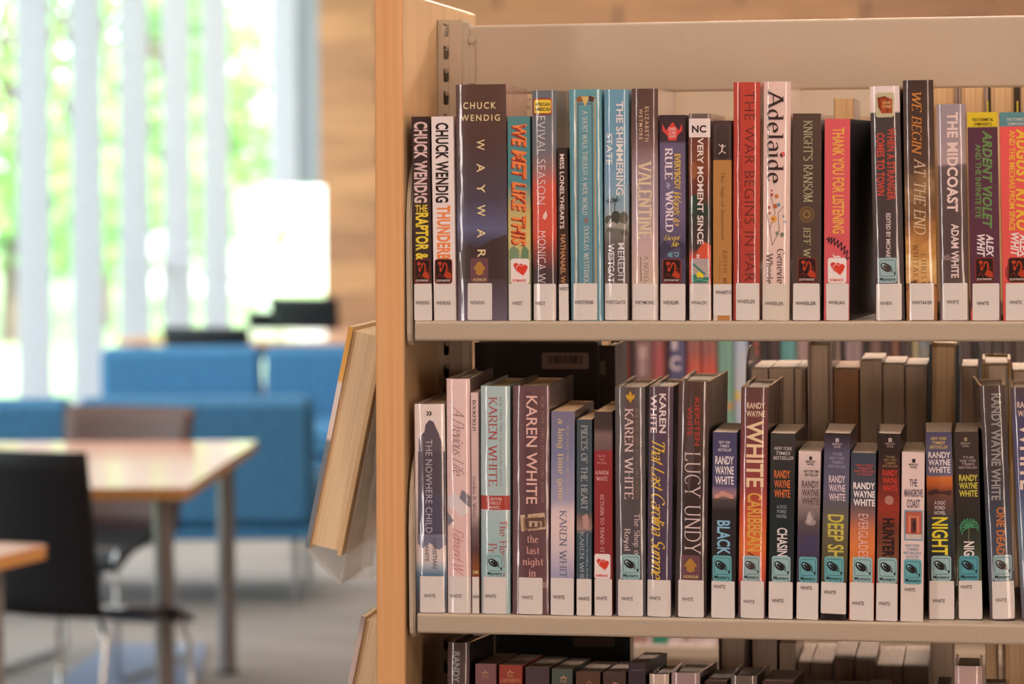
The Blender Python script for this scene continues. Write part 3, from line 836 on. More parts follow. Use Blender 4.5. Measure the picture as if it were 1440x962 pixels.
# ------------------------------------------------------------------ top shelf, left to right
G1 = 'books on the top shelf'
def T(y=399): return y
W_ = (214, 196, 186)
book('paperback_book', (578.6, 603.5, 163.8, 581.5, 609, 450.8), SH1, 'slim black paperback, first book at the left end of the top shelf, yellow lower title', group=G1,
     stops=[(451, (58, 44, 40)), (340, (66, 50, 46)), (164, (58, 42, 38))], noise=.05,
     text=[('CHUCK WENDIG', (582, 171, 601, 285), (206, 176, 170), 'heavy'), ('THE', (583.5, 288, 601.5, 298), (222, 190, 62), 'bold', 'h'), ('RAPTOR &', (584, 299, 603, 365), (224, 196, 62), 'heavy')],
     tag_rect=(581.7, 398.6, 608.8, 450.6), tag_text=[('WENDIG', 583.3, 604.5, 425.5)], stick=('scifi', (582, 364.3, 605.5, 398.6)))
book('paperback_book', (606, 637.5, 163.8, 610, 641.6, 451), SH1, 'white paperback with condensed black and orange lettering, second from left on the top shelf', group=G1,
     stops=[(451, (224, 204, 194)), (164, (226, 206, 196))],
     text=[('CHUCK WENDIG', (612, 172.5, 631, 285), (48, 38, 34), 'heavy'), ('THUNDERB', (614, 289, 633.5, 365), (232, 130, 72), 'heavy')],
     tag_rect=(611, 399, 641.3, 450.6), tag_text=[('WENDIG', 613, 634, 426)], stick=('scifi', (611, 364, 636.5, 399)))
book('hardcover_book', (638.8, 712, 118.5, 643, 713.4, 451), SH1, 'thickest book on the top shelf, jacketed in dark brown with spaced cream capitals', group=G1, hard=True, side=(168, 128, 114), splay=(0, -.004),  # side colour includes the glare on the plastic-covered board
     stops=[(451, (96, 84, 112)), (420, (84, 72, 92)), (385, (70, 54, 56)), (350, (62, 50, 60)), (334, (70, 66, 104)), (322, (80, 80, 132)), (280, (72, 62, 84)), (200, (84, 62, 54)), (118, (92, 66, 54))], noise=.03, nscale=20, pages='tan',
     art=[([[(644, 356), (660, 342), (672, 350), (690, 338), (712, 330), (712, 392), (644, 392)]], (66, 50, 50))],
     text=[('CHUCK', (650.5, 143.5, 698, 153), (226, 204, 150), 'wide', 'h'), ('WENDIG', (646.5, 161, 703.5, 170), (226, 204, 150), 'wide', 'h')] +
          [(c, (670 + k * .3, a, 681.5 + k * .3, b_), (228, 206, 152), 'reg') for k, (c, a, b_) in enumerate((('W', 196, 211), ('A', 230, 242), ('Y', 259, 271), ('W', 288, 304), ('A', 322, 334), ('R', 351, 362)))],
     tag_rect=(657.7, 398.2, 692, 450), tag_text=[('WENDIG', 661, 682, 425.5)], stick=('horror', (661.5, 363, 687, 397.5)))
book('paperback_book', (713.5, 745, 164, 714.8, 747, 451.5), SH1, 'teal and green paperback with slanted orange shadowed title and a two-hearts sticker', group=G1,
     stops=[(451, (150, 160, 96)), (385, (168, 170, 110)), (335, (206, 186, 120)), (300, (190, 170, 110)), (255, (70, 134, 136)), (164, (76, 132, 128))], noise=.12, nscale=16,
     art=[([[(715, 352), (722, 346), (730, 352), (730, 366), (715, 366)]], (128, 148, 84)), ([[(734, 350), (738, 346), (744, 352), (744, 368), (732, 368)]], (112, 140, 78))],
     text=[('WE MET LIKE THIS', (718, 176.5, 739, 347.5), (150, 46, 36), 'heavyital'), ('WE MET LIKE THIS', (720, 175, 741, 346), (242, 132, 74), 'heavyital')],
     tag_rect=(715, 399.5, 746.8, 451), tag_text=[('WEST', 720, 735, 427)], stick=('romance', (718, 364, 745, 399.3)))
book('hardcover_book', (746.5, 782, 127, 749, 783.5, 451), SH1, 'grey-blue hardcover turning red midway, with a yellow and red category sticker at the top', group=G1, hard=True, side=(120, 108, 102), splay=(0, .002),
     stops=[(451, (64, 52, 56)), (380, (76, 58, 60)), (352, (150, 66, 58)), (330, (204, 76, 62)), (262, (206, 84, 68)), (240, (150, 100, 96)), (215, (104, 106, 114)), (127, (98, 106, 116))], noise=.05, nscale=24,
     art=[([[(764, 302), (768, 296), (770, 303), (767, 309), (763, 307)]], (220, 190, 180))],
     text=[('EVIVAL SEASON', (755, 163, 767, 287), (206, 196, 194), 'thin'), ('MONICA W', (756, 325, 767.5, 398), (216, 200, 196), 'thin')],
     tag_rect=(750, 399, 781.8, 450.5), tag_text=[('WEST', 752, 767, 426.7)],
     sticks=[([(rrect(748.5, 138, 777, 161, 3), (160, 58, 40)), (rrect(750.5, 140, 775, 159, 2.5), (228, 196, 70)),
               (text_polys('AFRICAN', (752, 144, 773.5, 149), 'bold', 'h'), (60, 44, 30)), (text_polys('AMERICAN', (751.3, 151, 774.3, 156), 'bold', 'h'), (60, 44, 30))], None)])
book('paperback_book', (783.6, 797.6, 208.6, 785.6, 800.6, 451.5), SH1, 'shortest and thinnest book on the top shelf, black spine with small spaced capitals', group=G1,
     stops=[(451, (66, 46, 38)), (208, (58, 44, 38))],
     text=[('MISS LONELYHEARTS', (787, 217, 793.5, 322), (212, 192, 180), 'bold'), ('NATHANAEL W', (788, 330, 795.5, 399), (190, 138, 96), 'bold')],
     tag_rect=(785.3, 399.5, 801, 451), tag_text=[('WEST', 786, 800.6, 406.5)])
book('hardcover_book', (798.5, 846.3, 125.5, 803, 848.2, 451), SH1, 'teal hardcover with a tan arch frame drawn around its small vertical title', group=G1, hard=True, gloss=.8,
     stops=[(451, (74, 128, 148)), (300, (80, 138, 156)), (125, (84, 148, 158))],
     art=[(line([(809.5, 399), (809, 142), (813, 136), (836, 136), (837, 142), (838, 399)], 1.5), (196, 158, 100)), (line([(813.5, 399), (812.5, 146), (833, 146), (834, 399)], 1.3), (84, 84, 84)),
          ([[(817, 136), (829, 136), (823, 150)]], (214, 180, 110)), ([[(809, 138), (816, 134), (820, 142), (812, 144)]], (150, 96, 60)), ([[(828, 134), (837, 137), (834, 144), (828, 142)]], (84, 62, 52)), (line([(822, 306), (827, 314)], 1.4), (170, 96, 80)), (line([(827, 306), (822, 314)], 1.4), (170, 96, 80))],
     text=[('A SHORT WALK THROUGH A WIDE WORLD', (819, 155, 826.5, 302), (204, 206, 180), 'serif'), ('DOUGLAS WESTERBEK', (821, 318, 828.5, 398), (204, 206, 184), 'serif')],
     tag_rect=(806, 398.3, 839.7, 450), tag_text=[('WESTERBE', 807.5, 835, 425)])
book('hardcover_book', (848, 884.6, 126.3, 850, 883.6, 451.5), SH1, 'sky-blue hardcover with bold white title and palm trees above a brown lower spine', group=G1, hard=True,
     stops=[(451, (96, 86, 82)), (345, (100, 90, 82)), (325, (120, 120, 104)), (312, (150, 160, 156)), (285, (118, 152, 176)), (225, (88, 140, 182)), (126, (80, 142, 176))], noise=.05, nscale=26,
     art=[(ell(856, 310, 6, 7), (86, 88, 66)), (ell(866, 306, 7, 9), (70, 74, 58)), (ell(877, 307, 6, 9), (92, 92, 70)), (ell(860, 316, 7, 4), (164, 158, 140)), (ell(873, 318, 8, 4), (150, 146, 128)), (ell(866, 326, 9, 4), (112, 112, 92)), (ell(857, 324, 5, 3), (92, 96, 74)), (ell(878, 328, 5, 4), (86, 88, 70)), (line([(857, 300), (857, 284)], 1), (56, 56, 48)), (line([(864, 300), (865, 282)], 1), (56, 56, 48))] +
         [(line([(857, 284), (857 + 6 * math.cos(t), 283 + 4 * math.sin(t))], 1.2), (58, 64, 50)) for t in (0.3, 1.2, 2.4, 3.3, 4.2, 5.2)] + [(line([(865, 282), (865 + 6 * math.cos(t), 281 + 4 * math.sin(t))], 1.2), (58, 64, 50)) for t in (0.1, 1.0, 2.2, 3.2, 4.1, 5.3)],
     text=[('THE SHIMMERING', (866.5, 143, 877, 275), (224, 212, 204), 'bold'), ('STATE', (851.5, 188, 861, 232), (206, 210, 212), 'bold'), ('MEREDIT', (869, 342, 878, 398), (200, 196, 200), 'reg'), ('WESTGAT', (855, 343, 864, 398), (206, 200, 204), 'bold')],
     tag_rect=(850.6, 399, 882, 450.5), tag_text=[('WESTGATE', 851.5, 879, 425.5)])
book('hardcover_book', (886, 926.7, 124.5, 889, 924.4, 451), SH1, 'hardcover fading from brown to lilac and cream, tall condensed serif title across its middle', group=G1, hard=True, side=(186, 164, 148), splay=(0, .0),
     stops=[(451, (190, 162, 146)), (400, (202, 176, 150)), (340, (186, 160, 158)), (290, (160, 140, 150)), (235, (150, 126, 134)), (205, (120, 92, 88)), (180, (98, 72, 62)), (124, (92, 68, 56))], noise=.05,
     art=[(line([(901, 361), (901.5, 396)], 1), (86, 66, 60))],
     text=[('ELIZABETH', (907, 150, 912.8, 199), (206, 176, 138), 'wide'), ('WETMORE', (898, 153, 903.6, 196), (206, 176, 138), 'wide'), ('VALENTINE', (896.5, 226, 917, 336), (220, 198, 158), 'serifbold'), ('A NOVEL', (905.5, 359.5, 912, 398), (96, 76, 68), 'hand')],
     tag_rect=(890, 399, 923.7, 450), tag_text=[('WETMORE', 893, 919, 425.5)])
book('paperback_book', (927, 964, 162, 928, 964.4, 451.5), SH1, 'purple paperback with a red horned emblem and white and yellow title lettering', group=G1,
     stops=[(451, (62, 52, 84)), (345, (72, 60, 104)), (300, (92, 76, 132)), (202, (88, 74, 122)), (198, (64, 46, 56)), (162, (62, 44, 54))], noise=.02,
     art=[([[(936, 184), (941, 178), (946, 172), (950, 178), (955, 184), (951, 198), (940, 198)]], (206, 48, 52)), ([[(931, 174), (936, 184), (942, 187), (938, 191), (931, 184)]], (206, 48, 52)), ([[(959.5, 174), (960, 184), (953, 191), (949, 187), (955, 184)]], (206, 48, 52)),
          ([[(928, 348), (934, 338), (942, 346), (950, 336), (964, 344), (964, 364), (928, 364)]], (56, 50, 84))],
     text=[('DARK', (940, 179.5, 951.5, 184), (228, 190, 186), 'reg', 'h'), ('LORD', (940.5, 185, 951, 189.5), (228, 190, 186), 'reg', 'h'), ('DAVI', (941, 190.3, 950.5, 194.3), (228, 190, 186), 'reg', 'h'),
           ('RULE', (934.5, 208, 946, 253), (216, 200, 206), 'serifbold'), ('the', (937, 257, 943, 266), (180, 190, 206), 'script'), ('WORLD', (935.5, 268, 947, 327), (216, 200, 206), 'serifbold'),
           ('EVERYBODY', (948.5, 217, 957.5, 267), (216, 180, 70), 'bold'), ('Wants to', (947, 270, 958.5, 318), (216, 180, 70), 'script'), ('Except', (933, 331, 957, 340), (216, 186, 80), 'script', 'h'), ('Me', (944, 340, 955, 347.5), (216, 186, 80), 'script', 'h'),
           ('D', (948, 354.5, 955, 361.5), (88, 160, 176), 'serifbold'), ('W', (939, 354.5, 946, 363), (88, 160, 176), 'serifbold')],
     tag_rect=(928.5, 399.5, 964.2, 451), tag_text=[('WEXLER', 932, 955, 426)], stick=('scifi', (931.5, 364.7, 958, 398.8)))
book('hardcover_book', (967.5, 999.4, 160, 969, 1000.4, 451.5), SH1, 'hardcover with a square white region label at its top and sunrise sticker below', group=G1, hard=True, bulge=.002, side=(132, 124, 120),
     stops=[(451, (196, 74, 54)), (365, (200, 78, 58)), (350, (72, 56, 50)), (300, (60, 60, 48)), (285, (74, 60, 48)), (262, (104, 52, 40)), (230, (128, 72, 50)), (195, (112, 60, 46)), (160, (110, 92, 84))], noise=.22, nscale=18,
     art=[(ell(976, 288, 7, 14), (50, 72, 50)), (ell(990, 296, 8, 9), (46, 64, 46)), (ell(975, 240, 6, 12), (150, 88, 56)), ([[(981, 352), (990, 340), (1000, 345), (1000, 365), (978, 365)]], (206, 84, 58))],
     text=[('VERY MOMENT SINCE', (980.5, 194, 989.5, 344), (220, 204, 192), 'bold'), ('M', (979, 358.5, 984, 363), (220, 204, 192), 'bold')],
     tag_rect=(969.2, 399.5, 1000, 451), tag_text=[('WHALEN', 971.5, 994, 426)], stick=('landscape', (971.5, 364, 998, 399)),
     sticks=[([(rect(968, 167, 999.3, 193.5), (222, 204, 194)), (text_polys('NC', (972.5, 176.5, 993.5, 187), 'heavy', 'h'), (40, 34, 34))], None)])
book('paperback_book', (1002.3, 1029, 170, 1002.7, 1028.8, 451.5), SH1, 'worn tan paperback with a black block holding a small running figure at its top', group=G1,
     stops=[(451, (206, 188, 174)), (401, (206, 188, 174)), (400, (178, 124, 70)), (226, (176, 124, 72)), (225, (58, 46, 42)), (170, (74, 58, 52))], noise=.004,
     art=[(ring(1004.5, 176, 1027, 224, 1, 1.2), (92, 76, 66)), (ell(1016, 205, 1.6, 1.8), (208, 186, 166)), (line([(1016, 207), (1015, 213)], 1.8), (208, 186, 166)), (line([(1015, 213), (1010.5, 217)], 1.2), (208, 186, 166)), (line([(1015, 213), (1021, 216)], 1.2), (208, 186, 166)), (line([(1010, 203), (1016, 208), (1021, 205)], 1.0), (208, 186, 166)),
          ([[(1009, 444), (1026, 444), (1027, 451), (1009, 451)]], (180, 122, 72))],
     text=[('The Age of Innocence', (1012.5, 242, 1019.3, 338), (84, 58, 38), 'seriflight'), ('EDITH W', (1017, 353, 1022.5, 399), (96, 64, 40), 'serifwide'), ('Introduction by L', (1010, 361, 1013.5, 399), (140, 92, 56), 'scriptfine')],
     tag_rect=(1003, 400, 1028.8, 444), tag_text=[('WHARTO', 1006, 1028.6, 411.5)])
book('hardcover_book', (1030.3, 1069.3, 115.5, 1030.6, 1068, 451), SH1, 'tall plain red hardcover with thin dark capitals and thin dark rules', group=G1, hard=True,
     stops=[(451, (160, 52, 48)), (300, (180, 56, 48)), (115, (186, 60, 50))],
     art=[(line([(1039.5, 125), (1039.8, 213)], 1.1), (92, 34, 32)), (line([(1039.8, 330), (1040, 398)], 1.1), (92, 34, 32))],
     text=[('THE WAR BEGINS IN PAR', (1047, 128, 1061.5, 396), (92, 34, 34), 'thin'), ('THEODORE WHEELER', (1038, 217, 1043.2, 322), (112, 38, 36), 'thin')],
     tag_rect=(1034.6, 398.3, 1067.7, 450.5), tag_text=[('WHEELER', 1036, 1062, 424)])
FL = [(1085, 274, 2.2, (170, 60, 70)), (1092, 276, 3, (196, 120, 70)), (1090, 290, 3.2, (186, 96, 60)), (1095, 288, 2.6, (90, 140, 150)), (1081, 292, 2, (160, 60, 70)), (1088, 308, 4.6, (220, 160, 80)), (1087, 308, 1.6, (160, 90, 50)), (1102, 304, 1.8, (110, 120, 170)), (1104, 312, 1.8, (110, 120, 170)), (1082, 300, 1.6, (150, 60, 70)), (1100, 330, 3, (120, 130, 90)), (1093, 328, 2.6, (120, 130, 90)), (1085, 268, 1.5, (170, 60, 70))]
book('hardcover_book', (1073.3, 1112.6, 114.5, 1071.5, 1110, 451), SH1, 'white hardcover with large dark serif title and small painted flowers', group=G1, hard=True, side=(212, 186, 168), pages='tan',
     stops=[(451, (218, 190, 170)), (114, (222, 190, 172))],
     art=[(line([(1086, 345), (1082, 322), (1090, 300), (1084, 276)], .9), (110, 90, 70)), (line([(1086, 345), (1096, 325), (1094, 300), (1102, 290)], .9), (110, 90, 70)), (line([(1082, 322), (1078, 300)], .8), (110, 90, 70))] + [(ell(a, b_, r, r * 1.1, 0, 10), c) for a, b_, r, c in FL] + [(ell(1101, 217, 3.4, 3.4), (206, 70, 92))],
     text=[('Adelaide', (1078, 125, 1102.5, 258), (60, 42, 40), 'serif'), ('Genevie', (1092.5, 350, 1103.5, 399), (96, 70, 60), 'serif'), ('Wheele', (1077, 356, 1087, 399), (96, 70, 60), 'serif')],
     tag_rect=(1071.8, 399, 1109.6, 450), tag_text=[('WHEELER', 1075, 1102, 427)], tagcol=(224, 216, 208))
book('paperback_book', (1113, 1156.5, 160, 1115, 1152.4, 451.5), SH1, 'dark olive-brown paperback with a bronze round emblem and pale green small capitals', group=G1, side=(190, 168, 150), depth=.15, splay=(0, .004),
     stops=[(451, (74, 60, 52)), (160, (86, 66, 54))], noise=.06,
     art=[(ell(1134.5, 302, 11, 11.5), (120, 90, 60)), (ell(1134.5, 302, 9, 9.5), (96, 72, 50)), (ell(1134.5, 302, 6, 6.4), (132, 100, 66)), (ell(1134.5, 302, 3, 3.2), (92, 68, 48))],
     text=[("KNIGHT'S RANSOM", (1129.5, 170, 1143.5, 285), (178, 176, 116), 'serif'), ('JEFF W', (1129, 320, 1140, 363), (176, 172, 112), 'serif')],
     tag_rect=(1116, 399, 1152, 451), tag_text=[('WHEELER', 1119, 1147, 427)], stick=('scifi', (1122, 363, 1148, 398)))
book('paperback_book', (1160, 1195.5, 167.5, 1157.6, 1195.5, 451.5), SH1, 'hot pink paperback with yellow title and a black coiled telephone cord', group=G1, side=(34, 24, 26), depth=.14, splay=(0, .020), gloss=.08,
     stops=[(451, (196, 66, 92)), (167, (206, 66, 92))],
     art=[(line([(1161, 338), (1166, 334), (1164, 342), (1170, 334), (1168, 344), (1174, 335), (1173, 346), (1179, 338), (1178, 349), (1184, 341), (1183, 353), (1189, 346), (1187, 358), (1193, 352), (1190, 366), (1195, 362)], 1.8), (60, 36, 46))],
     text=[('THANK YOU FOR LISTENING', (1170.5, 180, 1187.5, 329), (226, 168, 78), 'bold'), ('J', (1171, 357.5, 1182, 362.5), (224, 200, 180), 'reg')],
     tag_rect=(1161, 399, 1194.3, 451), tag_text=[('WHELAN', 1164, 1188, 426)], stick=('romance', (1163.6, 363, 1191, 398.7)))
book('hardcover_book', (1222.5, 1265, 121, 1230, 1273, 451), SH1, 'leaning charcoal hardcover with red title and a stack-of-books sticker on its white top', group=G1, hard=True, side=(150, 146, 152), splay=(.0, 0),
     stops=[(451, (70, 58, 60)), (159, (72, 62, 62)), (157, (222, 200, 190)), (121, (224, 204, 194))],
     text=[('WHEN A STRANGER', (1247.5, 180, 1259.5, 282), (178, 62, 52), 'heavy'), ('COMES TO TOWN', (1232, 187, 1244, 275), (186, 64, 52), 'heavy'), ('EDITED BY MICHAE', (1246, 300, 1252.5, 362), (206, 190, 182), 'bold')],
     tag_rect=(1231.5, 399, 1268.5, 450.5), tag_text=[('WHEN', 1237, 1254, 426.5)], stick=('mystery_pale', (1234.5, 362.5, 1262, 398)),
     sticks=[([(rrect(1231, 130, 1258, 165, 4), (190, 180, 134)), ([[(1233.5, 137), (1246, 135), (1246, 158), (1235, 152)]], (120, 48, 34)), ([[(1236, 138), (1250, 137), (1250, 159), (1237, 156)]], (140, 58, 38)), (rect(1239, 139, 1255, 159.5), (166, 78, 46)),
               (text_polys('SHORT', (1241, 142.5, 1253.5, 146.5), 'bold', 'h'), (220, 170, 110)), (text_polys('STORIES', (1241, 148, 1253.5, 152), 'bold', 'h'), (220, 170, 110))], None)])
book('hardcover_book', (1268.8, 1313, 112.5, 1274.5, 1318.3, 451), SH1, 'tallest book of the right half, brown spine with clouds glowing orange and italic title', group=G1, hard=True, side=(196, 158, 112), splay=(.004, 0), pages='tan',
     stops=[(451, (150, 100, 56)), (410, (170, 110, 58)), (399, (80, 52, 36)), (395, (204, 150, 92)), (372, (222, 180, 120)), (352, (196, 140, 78)), (325, (160, 108, 60)), (300, (110, 78, 52)), (270, (150, 114, 78)), (235, (90, 66, 50)), (205, (78, 58, 46)), (112, (72, 54, 44))], noise=.34, nscale=34,
     text=[('WE BEGIN', (1282, 129, 1296, 218), (206, 134, 66), 'serifital'), ('AT THE END', (1285, 222, 1302, 330), (206, 178, 140), 'serifital'), ('CHRIS', (1295.5, 357, 1303, 392), (96, 66, 44), 'serifwide'), ('WHITAKE', (1283.5, 343, 1291.5, 398), (96, 66, 44), 'serifwide')],
     tag_rect=(1279.3, 398.3, 1313.8, 450), tag_text=[('WHITAKER', 1282, 1311, 425.5)])
book('hardcover_book', (1316.5, 1358, 146.5, 1322, 1363.4, 451.3), SH1, 'grey-lilac hardcover darkening downwards, with wide bold pale title letters', group=G1, hard=True, bulge=.003,
     stops=[(451, (120, 106, 104)), (395, (92, 74, 68)), (340, (84, 66, 62)), (240, (96, 80, 80)), (234, (104, 88, 92)), (230, (166, 142, 142)), (180, (150, 134, 142)), (146, (146, 134, 146))], noise=.02,
     art=[([[(1323, 362), (1334, 357), (1336, 362), (1350, 360), (1350, 367), (1328, 366)]], (128, 108, 100))],
     text=[('THE MIDCOAST', (1331.5, 158, 1347.5, 298), (222, 196, 180), 'heavy'), ('ADAM WHITE', (1337.5, 315, 1348.5, 391), (222, 200, 188), 'bold')],
     tag_rect=(1325, 398.3, 1361, 450.5), tag_text=[('WHITE', 1331, 1348.6, 425)])
book('paperback_book', (1360, 1402.6, 158.3, 1364.5, 1408.2, 451.6), SH1, 'deep purple paperback with yellow top band and slanted green title', group=G1, side=(206, 182, 62), depth=.14,
     stops=[(451, (92, 40, 62)), (400, (84, 40, 70)), (179.5, (82, 38, 70)), (178.5, (214, 184, 46)), (158, (216, 186, 48))],
     art=[([[(1364.3, 440), (1370, 420), (1372, 451), (1364.6, 451)]], (196, 70, 80))],
     text=[('THE STARMETAL', (1366.5, 166.5, 1397, 171), (64, 44, 26), 'bold', 'h'), ('SYMPHONY 2', (1369.5, 173, 1394.5, 177.3), (64, 44, 26), 'bold', 'h'), ('ARDENT VIOLET', (1381.5, 184, 1395.5, 322), (118, 152, 20), 'heavyital'), ('AND THE INFINITE EYE', (1371.5, 203, 1379.5, 307), (118, 150, 22), 'bold'), ('ALEX', (1387, 330, 1397.5, 362), (224, 206, 200), 'heavyital'), ('WHIT', (1373.5, 330, 1385, 362), (224, 206, 200), 'heavyital')],
     tag_rect=(1367, 399, 1406, 451), tag_text=[('WHITE', 1373, 1390.6, 427)], stick=('scifi', (1371, 363, 1398, 397.5)))
book('paperback_book', (1405.2, 1449, 158.6, 1410.5, 1454.5, 452), SH1, 'red paperback with teal top band and yellow lettering, rightmost on the top shelf', group=G1, side=(60, 104, 120), depth=.14,
     stops=[(451, (206, 66, 74)), (179, (222, 66, 78)), (178, (80, 132, 132)), (158, (80, 136, 136))],
     art=[(ell(1420, 384, 7, 12), (150, 48, 56))],
     text=[('THE STARMETAL', (1415, 166.5, 1446, 171), (190, 190, 168), 'bold', 'h'), ('SYMPHONY 1', (1417, 173, 1445, 177.3), (190, 190, 168), 'bold', 'h'), ('AUGUST KITKO', (1429, 182, 1447, 325), (226, 180, 60), 'heavyital'), ('AND THE MECHAS FROM SPACE', (1419, 184, 1427.5, 325), (226, 176, 64), 'bold'), ('ALEX', (1434, 330, 1446, 364), (228, 206, 198), 'heavyital'), ('WHIT', (1421, 328, 1433, 362), (228, 206, 198), 'heavyital')],
     tag_rect=(1414, 399, 1452, 451.5), tag_text=[('WHITE', 1419, 1437, 426)], stick=('scifi', (1417, 363, 1445, 398)))
# ------------------------------------------------------------------ middle shelf, left to right
G2 = 'books on the middle shelf'
def Y2(u, v): return max(0.003, min(0.030, PZ(u, v, SH2).y))
def nyt(u0, v0, u1, v1, c, extra=(), style='bold'):
    rows = ['NEW YORK', 'TIMES', 'BESTSELLER'] if not extra else list(extra)
    n = len(rows); hh = (v1 - v0) / n; m = max(len(r) for r in rows); out = []
    for i, r in enumerate(rows):
        wd = (u1 - u0) * (0.45 + 0.55 * len(r) / m); c0 = (u0 + u1) / 2
        out.append((r, (c0 - wd / 2, v0 + hh * i, c0 + wd / 2, v0 + hh * (i + .72)), c, style, 'h'))
    return out
def rww(u0, v0, u1, v1, c, st='bold'):
    hh = (v1 - v0) / 3
    return [(s, (u0, v0 + hh * i, u1, v0 + hh * (i + .82)), c, st, 'h') for i, s in enumerate(('RANDY', 'WAYNE', 'WHITE'))]
def berk(u, v, c, s=1.0):
    return [(rect(u - 2.6 * s, v, u + 2.6 * s, v + 6 * s), c), (rect(u - .4, v + 1, u + 1.4 * s, v + 2.6 * s), (40, 34, 40)), (rect(u - .4, v + 3.4 * s, u + 1.4 * s, v + 5 * s), (40, 34, 40))]
def berkt(u, v, c, w=7):
    return [('BERKLEY', (u - w, v + 6.6, u + w, v + 9.4), c, 'bold', 'h'), ('NOVEL', (u - w * .7, v + 10.4, u + w * .7, v + 13.2), c, 'bold', 'h')]
book('hardcover_book', (580.6, 625.2, 569, 585, 627.6, 862.6), SH2, 'white hardcover with a navy rock silhouette, first from left on the middle shelf', group=G2, hard=True, side=(200, 184, 172),
     stops=[(862, (74, 76, 90)), (830, (66, 86, 116)), (808, (74, 108, 150)), (798, (150, 160, 176)), (788, (204, 190, 180)), (569, (222, 204, 190))], noise=.03, nscale=26,
     art=[([[(588, 618), (594, 610), (612, 600), (620, 618), (625, 640), (625, 700), (588, 700)]], (92, 78, 92)), ([[(596, 612), (598, 598), (604, 591), (610, 594), (618, 612), (620, 640), (594, 640)]], (88, 76, 92)), (rect(587, 636, 626, 700), (78, 68, 84)), (rect(587, 696, 626, 752), (72, 68, 96)), ([[(586.5, 752), (626, 752), (627, 766), (618, 774), (604, 764), (594, 772), (587, 766)]], (104, 104, 136)),
          (line([(600, 579), (603, 582), (600, 585)], 1.6), (50, 42, 42)), (line([(604, 579), (607, 582), (604, 585)], 1.6), (50, 42, 42))],
     text=[('THE NOWHERE CHILD', (598.5, 619, 608, 750), (190, 178, 196), 'thin'), ('CHRISTIAN', (608.5, 757, 614.5, 800), (84, 78, 88), 'reg'), ('WHITE', (597.5, 766, 603, 790), (84, 78, 88), 'reg')],
     tag_rect=(590.5, 811, 624.6, 862), tag_text=[('WHITE', 596, 612.5, 838.5)], Y=.004)
book('hardcover_book', (626.3, 661, 534.5, 629.2, 662.2, 864.4), SH2, 'tall pale pink hardcover with dark and red handwritten script and a grey leaf shape', group=G2, hard=True, side=(150, 124, 116), splay=(.0, -.004), pages='grey',
     stops=[(864, (216, 184, 176)), (760, (214, 180, 172)), (534, (222, 190, 182))],
     art=[([[(628, 702), (640, 694), (652, 706), (660, 722), (648, 728), (638, 718), (629, 716)]], (206, 196, 194)), ([[(650, 690), (661, 700), (661, 716), (652, 708), (646, 702)]], (112, 112, 128)), ([[(628, 722), (638, 734), (629, 742)]], (112, 114, 130))],
     text=[('A Previous Life', (636, 574, 653, 671), (104, 70, 68), 'scriptfine'), ('Edmund W', (636, 745, 652, 811), (178, 76, 78), 'scriptfine')],
     tag_rect=(629.8, 812.5, 661.8, 863.8), tag_text=[('WHITE', 632, 649, 840)], Y=.004)
book('paperback_book', (661.8, 672, 554, 663.4, 674.8, 865), SH2, 'very thin pale pink book squeezed between the pink and the aqua hardcovers', group=G2, pages='grey',
     stops=[(865, (120, 70, 46)), (800, (132, 76, 46)), (775, (84, 58, 60)), (745, (110, 94, 92)), (720, (190, 164, 156)), (554, (212, 184, 174))], noise=.03,
     text=[('ROOKFIELD', (664.3, 564, 669.3, 608), (62, 48, 48), 'serifbold'), ('Gordon B. White', (664.3, 672, 669.6, 730), (80, 62, 62), 'serif'), ('OME', (664.5, 804, 673.5, 809), (204, 184, 130), 'bold', 'h')],
     tag_rect=(663.5, 813, 675, 864.6), tag_text=[('WHI', 664.4, 675, 841)], Y=.004)
book('hardcover_book', (674.3, 717.3, 544, 676, 716.6, 864.5), SH2, 'pale aqua hardcover with red serif lettering and a red band across the middle', group=G2, hard=True, gloss=.8, splay=(.001, .001),
     stops=[(864, (150, 178, 176)), (800, (140, 176, 178)), (720, (158, 184, 182)), (544, (160, 186, 184))], noise=.06,
     art=[(rect(675, 698, 717.5, 718), (164, 46, 46)), (rect(675, 718, 717.5, 719.2), (186, 190, 186))],
     text=[('KAREN WHITE', (686.5, 559, 699.5, 685), (164, 66, 66), 'serif'), ('NEW YORK TIMES BESTSELLING AUTHOR', (702.5, 559, 706.5, 685), (122, 118, 118), 'serifwide'), ('A ROYAL', (684, 700.5, 707, 704.8), (214, 186, 176), 'serifbold', 'h'), ('STREET', (686, 706.5, 705, 710.6), (214, 186, 176), 'serifbold', 'h'), ('NOVEL', (687, 712.4, 704, 716.4), (214, 186, 176), 'serifbold', 'h'),
           ('The House o', (702.5, 732, 713, 812), (164, 66, 66), 'serif'), ('Pr', (687, 765, 699, 779), (164, 66, 66), 'serif')],
     tag_rect=(679, 812.5, 711.5, 864), tag_text=[('WHITE', 681.5, 698, 839.5)], stick=('mystery_clear', (683.5, 780, 708, 812.3)), Y=.004)
